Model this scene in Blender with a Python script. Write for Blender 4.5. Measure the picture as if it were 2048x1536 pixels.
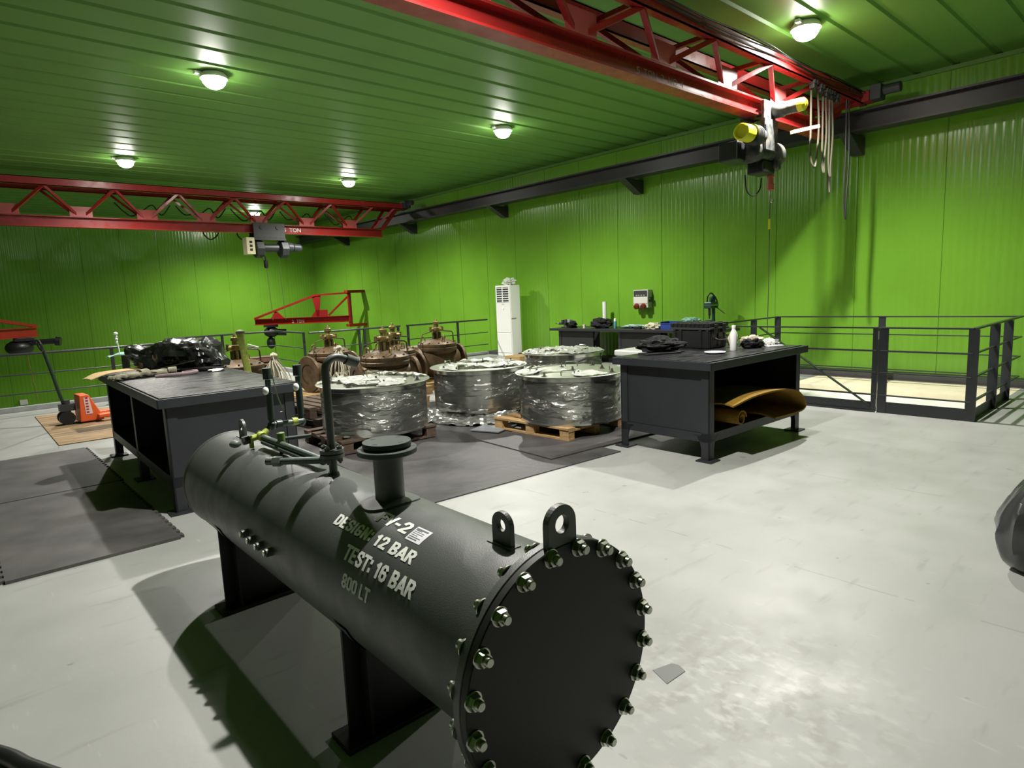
import bpy, bmesh, math, random
from mathutils import Vector, Matrix, noise
D = bpy.data
for o in list(D.objects): D.objects.remove(o)
SC = bpy.context.scene
COL = SC.collection
R = math.radians
PI = math.pi
random.seed(7)

# ------------------------------------------------------------------ camera
def make_camera():
    f_px = 1269.89
    p, y, r = R(8.07466), R(48.02271), R(-2.42461)
    F = Vector((math.cos(y)*math.cos(p), math.sin(y)*math.cos(p), -math.sin(p)))
    rt = Vector((math.sin(y), -math.cos(y), 0)); up = rt.cross(F)
    X = rt*math.cos(r)+up*math.sin(r); U = up*math.cos(r)-rt*math.sin(r)
    cd = D.cameras.new('camera'); cd.sensor_width = 36; cd.lens = f_px/2048*36
    cd.clip_start = .02; cd.clip_end = 200
    c = D.objects.new('camera', cd); COL.objects.link(c)
    m = Matrix(((X.x, U.x, -F.x, 0), (X.y, U.y, -F.y, 0), (X.z, U.z, -F.z, 1.65), (0, 0, 0, 1)))
    c.matrix_world = m
    SC.camera = c
make_camera()

# ------------------------------------------------------------------ world + exposure
W = D.worlds.new('world'); SC.world = W; W.use_nodes = True
W.node_tree.nodes['Background'].inputs[0].default_value = (.02, .03, .015, 1)
W.node_tree.nodes['Background'].inputs[1].default_value = .3
SC.view_settings.view_transform = 'Standard'
SC.view_settings.look = 'None'
SC.view_settings.gamma = 1
SC.view_settings.use_curve_mapping = False
SC.view_settings.exposure = 0.0
LAMP_GLOW = 90
LAMP_W = 1100

# ------------------------------------------------------------------ dimensions
WX = 11.93      # right wall
WY = 25.2       # back wall
WL, WF = -7.0, -6.5
CZ = 4.79       # ceiling
LOW = -3.0      # floor of the level below
EDGE = 13.75

# ------------------------------------------------------------------ materials
MATS = {}
def srgb(r, g, b):
    f = lambda c: (c/255/12.92) if c/255 <= .04045 else ((c/255+.055)/1.055)**2.4
    return (f(r), f(g), f(b), 1)
def mat(name, col, rough=.5, metal=0, spec=.5, var=0, vscale=6, bump=0, bscale=40, rvar=0, col2=None, stretch=None, coat=0):
    if name in MATS: return MATS[name]
    m = D.materials.new(name); m.use_nodes = True; MATS[name] = m
    nt = m.node_tree; b = nt.nodes['Principled BSDF']
    b.inputs['Base Color'].default_value = col
    b.inputs['Roughness'].default_value = rough
    b.inputs['Metallic'].default_value = metal
    b.inputs['Specular IOR Level'].default_value = spec
    if coat: b.inputs['Coat Weight'].default_value = coat; b.inputs['Coat Roughness'].default_value = .15
    if var or bump or rvar:
        tc = nt.nodes.new('ShaderNodeTexCoord'); src = tc.outputs['Object']
        if stretch:
            mp = nt.nodes.new('ShaderNodeMapping'); mp.inputs['Scale'].default_value = stretch
            nt.links.new(src, mp.inputs[0]); src = mp.outputs[0]
    if var or rvar:
        n = nt.nodes.new('ShaderNodeTexNoise'); n.inputs['Scale'].default_value = vscale; n.inputs['Detail'].default_value = 6
        nt.links.new(src, n.inputs['Vector'])
        if var:
            mx = nt.nodes.new('ShaderNodeMix'); mx.data_type = 'RGBA'
            c2 = col2 or tuple(c*(1-var) for c in col[:3])+(1,)
            rp = nt.nodes.new('ShaderNodeMapRange'); rp.inputs[1].default_value = .35; rp.inputs[2].default_value = .68
            nt.links.new(n.outputs['Fac'], rp.inputs[0])
            nt.links.new(rp.outputs[0], mx.inputs['Factor'])
            mx.inputs['A'].default_value = col; mx.inputs['B'].default_value = c2
            nt.links.new(mx.outputs['Result'], b.inputs['Base Color'])
        if rvar:
            rr = nt.nodes.new('ShaderNodeMapRange'); rr.inputs[1].default_value = .3; rr.inputs[2].default_value = .7
            rr.inputs[3].default_value = max(0, rough-rvar); rr.inputs[4].default_value = min(1, rough+rvar)
            nt.links.new(n.outputs['Fac'], rr.inputs[0]); nt.links.new(rr.outputs[0], b.inputs['Roughness'])
    if bump:
        n2 = nt.nodes.new('ShaderNodeTexNoise'); n2.inputs['Scale'].default_value = bscale; n2.inputs['Detail'].default_value = 4
        nt.links.new(src, n2.inputs['Vector'])
        bp = nt.nodes.new('ShaderNodeBump'); bp.inputs['Strength'].default_value = bump; bp.inputs['Distance'].default_value = .01
        nt.links.new(n2.outputs['Fac'], bp.inputs['Height']); nt.links.new(bp.outputs['Normal'], b.inputs['Normal'])
    return m

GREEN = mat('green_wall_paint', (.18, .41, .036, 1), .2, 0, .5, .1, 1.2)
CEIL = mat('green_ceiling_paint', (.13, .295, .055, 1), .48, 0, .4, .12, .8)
SEAM = mat('panel_seam', (.02, .07, .01, 1), .8)
RED = mat('red_crane_paint', (.32, .016, .016, 1), .34, 0, .5, .18, 5, rvar=.1)
RED_LIT = mat('red_crane_paint_lit', (.5, .09, .09, 1), .35, 0, .5, .1, 5)  # crane red made lighter: pinkish shine on lit gusset plates put into the colour
BEAM = mat('dark_grey_beam_paint', (.03, .028, .032, 1), .42, 0, .5, .2, 3)
BLACKP = mat('black_vessel_paint', (.078, .085, .081, 1), .42, 0, .8, .3, 7, .12, 260, .09)
COVERP = mat('matt_black_cover_paint', (.013, .0138, .013, 1), .5, 0, .4, .15, 4)
TABLEP = mat('charcoal_table_paint', (.019, .021, .025, 1), .42, 0, .5, .15, 5)
INNER = mat('black_inner_panel', (.012, .012, .013, 1), .7)
RAILP = mat('charcoal_rail_paint', (.022, .025, .028, 1), .38, 0, .5, .1, 6)
RUBBER = mat('black_rubber', (.038, .036, .038, 1), .5, 0, .4, .0001, 1.6, .35, 12, .12, col2=(.085, .080, .080, 1))
RUBTOP = mat('worn_grey_rubber', (.012, .0115, .014, 1), .3, 0, .5, .0001, 4, .15, 90, .08, col2=(.034, .033, .039, 1), stretch=(1, 5, 1))
ZINC = mat('zinc_bolt', (.50, .52, .44, 1), .28, 1, .5, .2, 30)
STEEL = mat('stainless_steel', (.64, .65, .61, 1), .2, 1, .5, .2, 3, rvar=.08)
LID = mat('brushed_steel_lid', (.50, .52, .44, 1), .38, 1, .5, .12, 4)
WHITE = mat('white_plastic', (.84, .84, .82, 1), .35, 0, .5)
CREAM = mat('cream_cloth', (.72, .66, .50, 1), .9, 0, .2, .15, 20, .4, 60)
WOOD = mat('pale_pallet_wood', (.52, .33, .15, 1), .75, 0, .3, .4, 9, .3, 60, stretch=(1, 6, 6))
DWOOD = mat('dark_weathered_wood', (.11, .075, .055, 1), .8, 0, .3, .45, 8, .3, 60, stretch=(1, 6, 6))
BRONZE = mat('bronze_valve_casting', (.135, .085, .040, 1), .5, .3, .5, .55, 7, .5, 45, .12)
BRASS = mat('brass_fitting', (.42, .33, .14, 1), .38, .8, .5, .4, 20)
BLK = mat('black_plastic', (.012, .012, .013, 1), .38)
BLKM = mat('black_fabric', (.014, .014, .016, 1), .85, 0, .3, .3, 25, .5, 90)
YEL = mat('yellow_motor_cover', (.72, .72, .03, 1), .35)
HGREY = mat('scuffed_grey_hoist_paint', (.022, .032, .042, 1), .5, .1, .4, .9, 11, col2=(.12, .11, .09, 1))
HDARK = mat('dark_hoist_paint', (.035, .037, .04, 1), .45)
ORANGE = mat('orange_jack_paint', (.75, .12, .03, 1), .4, 0, .5, .1, 6)
BLUE = mat('blue_bin_plastic', (.02, .055, .30, 1), .45)
LIME = mat('lime_tape', (.46, .54, .10, 1), .55, 0, .4, .3, 25, .3, 60)
ROPE = mat('off_white_rope', (.62, .58, .46, 1), .85, 0, .2, .3, 40)
CABLE = mat('beige_festoon_cable', (.085, .075, .05, 1), .7)
DCABLE = mat('dark_cable', (.01, .012, .01, 1), .5)
TAN = mat('tan_cardboard', (.62, .43, .22, 1), .75, 0, .3, .12, 14)
MUSTARD = mat('mustard_foam', (.26, .15, .022, 1), .85, 0, .2, .2, 12, .3, 80)
LEATHER = mat('grey_work_leather', (.36, .34, .25, 1), .85, 0, .2, .4, 14, .5, 70)
MINT = mat('mint_cloth', (.30, .55, .45, 1), .8, 0, .2, .2, 15)
TEAL = mat('teal_can_print', (.10, .30, .33, 1), .35)
PGREY = mat('grey_concrete_kerb', (.32, .33, .33, 1), .7, 0, .3, .2, 8)
TRIMD = mat('dark_skirting_paint', (.05, .048, .052, 1), .55)
LEDGE = mat('cream_ledge_paint', (.86, .78, .58, 1), .6, 0, .3, .08, 5)
LWHITE = mat('white_fascia_paint', (.80, .82, .74, 1), .6, 0, .3, .08, 5)
LETTER = mat('white_stencil_paint', (.88, .90, .84, 1), .55, 0, .3, .2, 60)
TAPE = mat('grey_duct_tape', (.15, .155, .15, 1), .5)
BROWN = mat('brown_steel_primer', (.16, .075, .05, 1), .6, 0, .4, .3, 10)
PINK = mat('dusty_pink_board', (.50, .42, .36, 1), .75)
CARTON = mat('brown_carton', (.38, .25, .11, 1), .8)

def floor_material():
    m = D.materials.new('light_grey_epoxy_floor'); m.use_nodes = True
    nt = m.node_tree; b = nt.nodes['Principled BSDF']
    tc = nt.nodes.new('ShaderNodeTexCoord')
    def noi(scale, det, st=None):
        n = nt.nodes.new('ShaderNodeTexNoise'); n.inputs['Scale'].default_value = scale; n.inputs['Detail'].default_value = det
        s = tc.outputs['Object']
        if st:
            mp = nt.nodes.new('ShaderNodeMapping'); mp.inputs['Scale'].default_value = st; mp.inputs['Rotation'].default_value = (0, 0, .5)
            nt.links.new(s, mp.inputs[0]); s = mp.outputs[0]
        nt.links.new(s, n.inputs['Vector']); return n
    def ramp(n, a, bb, lo, hi):
        r = nt.nodes.new('ShaderNodeMapRange'); r.inputs[1].default_value = a; r.inputs[2].default_value = bb
        r.inputs[3].default_value = lo; r.inputs[4].default_value = hi; nt.links.new(n.outputs['Fac'], r.inputs[0]); return r
    def mix(f, a, c):
        x = nt.nodes.new('ShaderNodeMix'); x.data_type = 'RGBA'
        nt.links.new(f.outputs[0], x.inputs['Factor'])
        if isinstance(a, tuple): x.inputs['A'].default_value = a
        else: nt.links.new(a.outputs['Result'], x.inputs['A'])
        x.inputs['B'].default_value = c; return x
    big = mix(ramp(noi(.9, 5), .35, .7, 0, 1), (.345, .35, .335, 1), (.29, .295, .28, 1))
    sc = mix(ramp(noi(2.2, 8, (1, 5, 1)), .60, .72, 0, .55), big, (.225, .23, .215, 1))
    sp = mix(ramp(noi(9, 3), .70, .76, 0, .6), sc, (.14, .145, .13, 1))
    li = mix(ramp(noi(5, 8, (6, 1, 1)), .66, .74, 0, .5), sp, (.43, .435, .415, 1))
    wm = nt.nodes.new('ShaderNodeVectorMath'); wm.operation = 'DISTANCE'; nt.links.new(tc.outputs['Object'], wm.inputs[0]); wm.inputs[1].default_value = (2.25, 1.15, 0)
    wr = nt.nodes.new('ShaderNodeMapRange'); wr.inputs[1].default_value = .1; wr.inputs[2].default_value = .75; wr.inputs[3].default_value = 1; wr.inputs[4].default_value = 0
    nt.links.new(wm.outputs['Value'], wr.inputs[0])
    def scuff_glare(prev, n, a, bb, colr, amt):
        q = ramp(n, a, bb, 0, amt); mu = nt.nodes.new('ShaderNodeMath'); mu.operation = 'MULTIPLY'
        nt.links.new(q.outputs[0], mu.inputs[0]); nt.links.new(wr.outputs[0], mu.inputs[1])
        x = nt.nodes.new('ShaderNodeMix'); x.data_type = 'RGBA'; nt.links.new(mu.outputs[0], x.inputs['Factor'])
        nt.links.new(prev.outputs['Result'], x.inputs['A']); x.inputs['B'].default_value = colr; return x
    li = scuff_glare(li, noi(7, 9, (1, 1.4, 1)), .5, .62, (.22, .21, .185, 1), .65)
    li = scuff_glare(li, noi(11, 10, (1.6, 1, 1)), .52, .66, (.52, .52, .50, 1), .6)  # pale scuffs that also paint in the whitish lamp reflection on the floor
    sep = nt.nodes.new('ShaderNodeSeparateXYZ'); nt.links.new(tc.outputs['Object'], sep.inputs[0])
    def mth(op, a, c=None):
        q = nt.nodes.new('ShaderNodeMath'); q.operation = op
        for i, v in enumerate((a, c)):
            if v is None: continue
            if isinstance(v, (int, float)): q.inputs[i].default_value = v
            else: nt.links.new(v, q.inputs[i])
        return q.outputs[0]
    wob = mth('MULTIPLY', mth('SUBTRACT', noi(4, 3).outputs['Fac'], .5), .03)
    dist = mth('ABSOLUTE', mth('SUBTRACT', mth('PINGPONG', mth('ADD', mth('ADD', sep.outputs['X'], wob), 50*1.92-3.55), .96), 0))
    line = mth('MULTIPLY', mth('LESS_THAN', dist, .007), mth('GREATER_THAN', noi(3.1, 4).outputs['Fac'], .5))
    jm = nt.nodes.new('ShaderNodeMix'); jm.data_type = 'RGBA'
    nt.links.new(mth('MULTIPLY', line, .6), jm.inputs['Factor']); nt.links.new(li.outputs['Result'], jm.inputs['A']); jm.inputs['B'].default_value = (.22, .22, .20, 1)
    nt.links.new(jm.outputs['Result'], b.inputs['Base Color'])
    rr = ramp(noi(3, 6), .3, .7, .36, .55); nt.links.new(rr.outputs[0], b.inputs['Roughness'])
    bp = nt.nodes.new('ShaderNodeBump'); bp.inputs['Strength'].default_value = .06; bp.inputs['Distance'].default_value = .01
    nt.links.new(noi(25, 6).outputs['Fac'], bp.inputs['Height']); nt.links.new(bp.outputs['Normal'], b.inputs['Normal'])
    return m
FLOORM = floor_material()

def mat_plywood():
    m = mat('stained_plywood', (.42, .28, .15, 1), .7, 0, .3, .75, 2.2, .2, 30, col2=(.13, .09, .055, 1), stretch=(.7, 4, 1))
    return m
PLY = mat_plywood()

def mat_checker_rubber():
    m = D.materials.new('ribbed_grey_rubber_mat'); m.use_nodes = True
    nt = m.node_tree; b = nt.nodes['Principled BSDF']
    tc = nt.nodes.new('ShaderNodeTexCoord')
    n = nt.nodes.new('ShaderNodeTexNoise'); n.inputs['Scale'].default_value = 2.5; n.inputs['Detail'].default_value = 7
    nt.links.new(tc.outputs['Object'], n.inputs['Vector'])
    r = nt.nodes.new('ShaderNodeMapRange'); r.inputs[1].default_value = .3; r.inputs[2].default_value = .72
    nt.links.new(n.outputs['Fac'], r.inputs[0])
    x = nt.nodes.new('ShaderNodeMix'); x.data_type = 'RGBA'; x.inputs['A'].default_value = (.045, .043, .043, 1); x.inputs['B'].default_value = (.11, .105, .10, 1)
    nt.links.new(r.outputs[0], x.inputs['Factor']); nt.links.new(x.outputs['Result'], b.inputs['Base Color'])
    b.inputs['Roughness'].default_value = .55
    w = nt.nodes.new('ShaderNodeTexChecker'); w.inputs['Scale'].default_value = 55
    nt.links.new(tc.outputs['Object'], w.inputs['Vector'])
    bp = nt.nodes.new('ShaderNodeBump'); bp.inputs['Strength'].default_value = .5; bp.inputs['Distance'].default_value = .004
    nt.links.new(w.outputs['Fac'], bp.inputs['Height']); nt.links.new(bp.outputs['Normal'], b.inputs['Normal'])
    return m
RIBMAT = mat_checker_rubber()

def mat_film(name, tint, opac, bumpscale, stretch, strength, rough=.08):
    """thin clear plastic film: mostly see-through, glossy and wrinkled"""
    m = D.materials.new(name); m.use_nodes = True
    nt = m.node_tree; nt.nodes.remove(nt.nodes['Principled BSDF']); out = nt.nodes['Material Output']
    tc = nt.nodes.new('ShaderNodeTexCoord'); mp = nt.nodes.new('ShaderNodeMapping'); mp.inputs['Scale'].default_value = stretch
    n = nt.nodes.new('ShaderNodeTexNoise'); n.inputs['Scale'].default_value = bumpscale; n.inputs['Detail'].default_value = 5; n.inputs['Distortion'].default_value = .8
    nt.links.new(tc.outputs['Object'], mp.inputs[0]); nt.links.new(mp.outputs[0], n.inputs['Vector'])
    bp = nt.nodes.new('ShaderNodeBump'); bp.inputs['Strength'].default_value = strength; bp.inputs['Distance'].default_value = .05
    nl = nt.nodes.new('ShaderNodeTexNoise'); nl.inputs['Scale'].default_value = 1.6; nl.inputs['Detail'].default_value = 2
    nt.links.new(mp.outputs[0], nl.inputs['Vector'])
    mk = nt.nodes.new('ShaderNodeMapRange'); mk.inputs[1].default_value = .42; mk.inputs[2].default_value = .6; mk.inputs[3].default_value = .08
    nt.links.new(nl.outputs['Fac'], mk.inputs[0])
    mu = nt.nodes.new('ShaderNodeMath'); mu.operation = 'MULTIPLY'
    nt.links.new(n.outputs['Fac'], mu.inputs[0]); nt.links.new(mk.outputs[0], mu.inputs[1])
    nt.links.new(mu.outputs[0], bp.inputs['Height'])
    g = nt.nodes.new('ShaderNodeBsdfGlossy'); g.inputs['Roughness'].default_value = rough; g.inputs['Color'].default_value = (.95, .95, .92, 1)
    nt.links.new(bp.outputs['Normal'], g.inputs['Normal'])
    d = nt.nodes.new('ShaderNodeBsdfDiffuse'); d.inputs['Color'].default_value = tint
    t = nt.nodes.new('ShaderNodeBsdfTransparent')
    a = nt.nodes.new('ShaderNodeMixShader'); a.inputs[0].default_value = opac
    nt.links.new(t.outputs[0], a.inputs[1]); nt.links.new(d.outputs[0], a.inputs[2])
    fr = nt.nodes.new('ShaderNodeFresnel'); fr.inputs['IOR'].default_value = 2.1
    nt.links.new(bp.outputs['Normal'], fr.inputs['Normal'])
    z = nt.nodes.new('ShaderNodeMixShader'); nt.links.new(fr.outputs[0], z.inputs[0])
    nt.links.new(a.outputs[0], z.inputs[1]); nt.links.new(g.outputs[0], z.inputs[2])
    nt.links.new(z.outputs[0], out.inputs['Surface'])
    return m
FILM = mat_film('clear_wrap_film', (.7, .72, .66, 1), .06, 6.5, (1.1, 1.1, 3.6), 1.0, .11)
FILMTOP = mat_film('crumpled_clear_film', (.9, .91, .86, 1), .5, 9, (1, 1, 1), 1.0, .1)
FOIL = mat('crumpled_silver_film', (.62, .62, .60, 1), .2, .75, .5, .3, 8)
BAG = mat('black_bag_film', (.014, .014, .015, 1), .27, 0, 1.0, bump=.3, bscale=16)
BAGG = mat('grey_black_bag_film', (.03, .03, .032, 1), .26, 0, .8, bump=.12, bscale=6)

def emit(name, col, s):
    m = D.materials.new(name); m.use_nodes = True
    nt = m.node_tree; nt.nodes.remove(nt.nodes['Principled BSDF'])
    e = nt.nodes.new('ShaderNodeEmission'); e.inputs[0].default_value = col; e.inputs[1].default_value = s
    nt.links.new(e.outputs[0], nt.nodes['Material Output'].inputs[0]); return m
LENS = emit('lit_lamp_lens', (1, .97, .90, 1), LAMP_GLOW)

# ------------------------------------------------------------------ mesh helpers
class MB:
    def __init__(s): s.bm = bmesh.new()
    def box(s, x0, y0, z0, x1, y1, z1, m=None):
        vs = [Vector((x, y, z)) for x in (x0, x1) for y in (y0, y1) for z in (z0, z1)]
        if m: vs = [m @ v for v in vs]
        v = [s.bm.verts.new(c) for c in vs]
        for f in ((0, 1, 3, 2), (4, 6, 7, 5), (0, 4, 5, 1), (2, 3, 7, 6), (0, 2, 6, 4), (1, 5, 7, 3)):
            s.bm.faces.new([v[i] for i in f])
        return s
    def bar(s, a, b, w, h, up=(0, 0, 1)):
        """rectangular bar from a to b, w across, h along up"""
        a, b = Vector(a), Vector(b); d = (b-a); L = d.length; d.normalize()
        u = Vector(up); x = d.cross(u)
        if x.length < 1e-4: x = d.cross(Vector((1, 0, 0)))
        x.normalize(); u = x.cross(d)
        m = Matrix((x, d, u)).transposed().to_4x4(); m.translation = a
        return s.box(-w/2, 0, -h/2, w/2, L, h/2, m)
    def lathe(s, prof, seg=32, m=None, cap=True, a0=0, a1=2*PI):
        """prof: list of (r, z) revolved round z"""
        full = abs(a1-a0-2*PI) < 1e-6
        n = seg if full else seg+1
        rings = []
        for r, z in prof:
            ring = []
            for i in range(n):
                a = a0+(a1-a0)*i/seg
                c = Vector((r*math.cos(a), r*math.sin(a), z))
                ring.append(s.bm.verts.new(m @ c if m else c))
            rings.append(ring)
        for p, q in zip(rings, rings[1:]):
            for i in range(seg):
                j = (i+1) % n
                s.bm.faces.new((p[i], p[j], q[j], q[i]))
        if cap and full:
            if prof[0][0] > 1e-5: s.bm.faces.new(list(reversed(rings[0])))
            if prof[-1][0] > 1e-5: s.bm.faces.new(rings[-1])
        return s
    def cyl(s, a, b, r, r2=None, seg=16, cap=True):
        a, b = Vector(a), Vector(b); d = b-a; L = d.length
        m = d.to_track_quat('Z', 'Y').to_matrix().to_4x4(); m.translation = a
        return s.lathe([(r, 0), (r if r2 is None else r2, L)], seg, m, cap)
    def lath(s, a, b, prof, seg=16):
        a, b = Vector(a), Vector(b); d = b-a
        m = d.to_track_quat('Z', 'Y').to_matrix().to_4x4(); m.translation = a
        return s.lathe(prof, seg, m)
    def tube(s, pts, r, seg=8, closed=False):
        pts = [Vector(p) for p in pts]; n = len(pts); rings = []
        prev = None
        for i, p in enumerate(pts):
            if closed: t = pts[(i+1) % n]-pts[i-1]
            else: t = pts[min(i+1, n-1)]-pts[max(i-1, 0)]
            t.normalize()
            if prev is None:
                x = t.cross(Vector((0, 0, 1)))
                if x.length < .05: x = t.cross(Vector((1, 0, 0)))
            else: x = prev-t*prev.dot(t)
            x.normalize(); prev = x; y = t.cross(x)
            rr = r[i] if isinstance(r, (list, tuple)) else r
            rings.append([s.bm.verts.new(p+(x*math.cos(2*PI*k/seg)+y*math.sin(2*PI*k/seg))*rr) for k in range(seg)])
        pr = list(zip(rings, rings[1:]))+([(rings[-1], rings[0])] if closed else [])
        for p, q in pr:
            for k in range(seg):
                j = (k+1) % seg; s.bm.faces.new((p[k], p[j], q[j], q[k]))
        if not closed:
            s.bm.faces.new(list(reversed(rings[0]))); s.bm.faces.new(rings[-1])
        return s
    def prism(s, poly, t, m=None):
        """poly in xy, extruded along z from 0 to t, then m"""
        lo = [Vector((x, y, 0)) for x, y in poly]; hi = [Vector((x, y, t)) for x, y in poly]
        if m: lo = [m @ v for v in lo]; hi = [m @ v for v in hi]
        a = [s.bm.verts.new(v) for v in lo]; b = [s.bm.verts.new(v) for v in hi]; n = len(poly)
        s.bm.faces.new(list(reversed(a))); s.bm.faces.new(b)
        for i in range(n):
            j = (i+1) % n; s.bm.faces.new((a[i], a[j], b[j], b[i]))
        return s
    def plate_hole(s, outer, hole, t, m=None):
        """outer and hole loops with the same count"""
        L = [[(m @ Vector((x, y, z)) if m else Vector((x, y, z))) for x, y in lp] for z in (0, t) for lp in (outer, hole)]
        v = [[s.bm.verts.new(c) for c in lp] for lp in L]; n = len(outer)
        for i in range(n):
            j = (i+1) % n
            s.bm.faces.new((v[0][j], v[0][i], v[1][i], v[1][j])); s.bm.faces.new((v[2][i], v[2][j], v[3][j], v[3][i]))
            s.bm.faces.new((v[0][i], v[0][j], v[2][j], v[2][i])); s.bm.faces.new((v[1][j], v[1][i], v[3][i], v[3][j]))
        return s
    def grid(s, nx, ny, fn, thick=0):
        V = [[s.bm.verts.new(fn(i/nx, j/ny)) for j in range(ny+1)] for i in range(nx+1)]
        for i in range(nx):
            for j in range(ny): s.bm.faces.new((V[i][j], V[i+1][j], V[i+1][j+1], V[i][j+1]))
        if thick:
            s.bm.normal_update()
            bmesh.ops.solidify(s.bm, geom=list(s.bm.faces), thickness=thick)
        return s
    def sphere(s, c, rx, ry, rz, u=24, v=14, fn=None):
        c = Vector(c); rows = []
        for j in range(v+1):
            th = PI*j/v; row = []
            for i in range(u):
                ph = 2*PI*i/u
                d = Vector((math.sin(th)*math.cos(ph), math.sin(th)*math.sin(ph), math.cos(th)))
                k = fn(d) if fn else 1
                row.append(s.bm.verts.new(c+Vector((d.x*rx*k, d.y*ry*k, d.z*rz*k))))
            rows.append(row)
        for p, q in zip(rows, rows[1:]):
            for i in range(u):
                j = (i+1) % u; s.bm.faces.new((p[i], q[i], q[j], p[j]))
        bmesh.ops.remove_doubles(s.bm, verts=s.bm.verts, dist=1e-5)
        return s
    def build(s, name, m, parent=None, smooth=False, bevel=0, loc=None, rotz=0, flip=False):
        bmesh.ops.recalc_face_normals(s.bm, faces=s.bm.faces)
        me = D.meshes.new(name); s.bm.to_mesh(me); s.bm.free()
        me.materials.append(m)
        o = D.objects.new(name, me); COL.objects.link(o)
        if smooth:
            for p in me.polygons: p.use_smooth = True
            try: me.set_sharp_from_angle(angle=R(38 if smooth is True else smooth))
            except Exception: pass
        if bevel:
            b = o.modifiers.new('bevel', 'BEVEL'); b.width = bevel; b.segments = 2; b.limit_method = 'ANGLE'; b.angle_limit = R(40)
            b.harden_normals = False
        if parent: o.parent = parent
        if loc: o.location = loc
        if rotz: o.rotation_euler = (0, 0, rotz)
        return o

def tag(o, label, cat, group=None, kind=None):
    o['label'] = label; o['category'] = cat
    if group: o['group'] = group
    if kind: o['kind'] = kind
    return o
def thing(name, label, cat, loc=(0, 0, 0), rotz=0, group=None):
    o = D.objects.new(name, None); COL.objects.link(o); o.empty_display_size = .1
    o.location = loc; o.rotation_euler = (0, 0, rotz)
    return tag(o, label, cat, group)
def struct(name, mb, m, label=None, smooth=False):
    o = mb.build(name, m, smooth=smooth); o['kind'] = 'structure'
    if label: o['label'] = label
    return o
def dup(root, loc, rotz=0, label=None, group=None):
    def cp(o, par):
        c = o.copy(); COL.objects.link(c); c.parent = par
        for ch in list(o.children): cp(ch, c)
        return c
    r = cp(root, None); r.location = loc; r.rotation_euler = (0, 0, rotz)
    if label: r['label'] = label
    if group: r['group'] = group
    return r
def lerp(a, b, t): return Vector(a)*(1-t)+Vector(b)*t
def arc_pts(pts, n=10):
    """smooth Catmull-Rom through pts"""
    P = [Vector(p) for p in pts]; P = [P[0]*2-P[1]]+P+[P[-1]*2-P[-2]]; out = []
    for i in range(1, len(P)-2):
        for k in range(n):
            t = k/n; a, b, c, d = P[i-1:i+3]
            out.append(.5*((2*b)+(c-a)*t+(2*a-5*b+4*c-d)*t*t+(3*b-a-3*c+d)*t**3))
    out.append(P[-2]); return out
FONT = {}
def text_mesh(txt, size, bold=.0, sx=1):
    """text outline as mesh vertices and faces, baseline at y=0 from x=0"""
    cu = D.curves.new('t', 'FONT'); cu.body = txt; cu.size = size; cu.offset = bold; cu.resolution_u = 3
    o = D.objects.new('t', cu); COL.objects.link(o)
    dg = bpy.context.evaluated_depsgraph_get(); dg.update()
    me = D.meshes.new_from_object(o.evaluated_get(dg))
    vs = [(v.co.x*sx, v.co.y) for v in me.vertices]; fs = [tuple(p.vertices) for p in me.polygons]
    D.objects.remove(o); D.curves.remove(cu); D.meshes.remove(me)
    return vs, fs
def text_obj(name, txt, size, m, fn, parent=None, bold=0, sx=1, width=None):
    vs, fs = text_mesh(txt, size, bold, sx)
    if width:
        w = max(v[0] for v in vs)-min(v[0] for v in vs); k = width/w; vs = [(x*k, y) for x, y in vs]
    me = D.meshes.new(name); me.from_pydata([fn(x, y) for x, y in vs], [], fs); me.materials.append(m)
    o = D.objects.new(name, me); COL.objects.link(o)
    if parent: o.parent = parent
    return o

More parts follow.
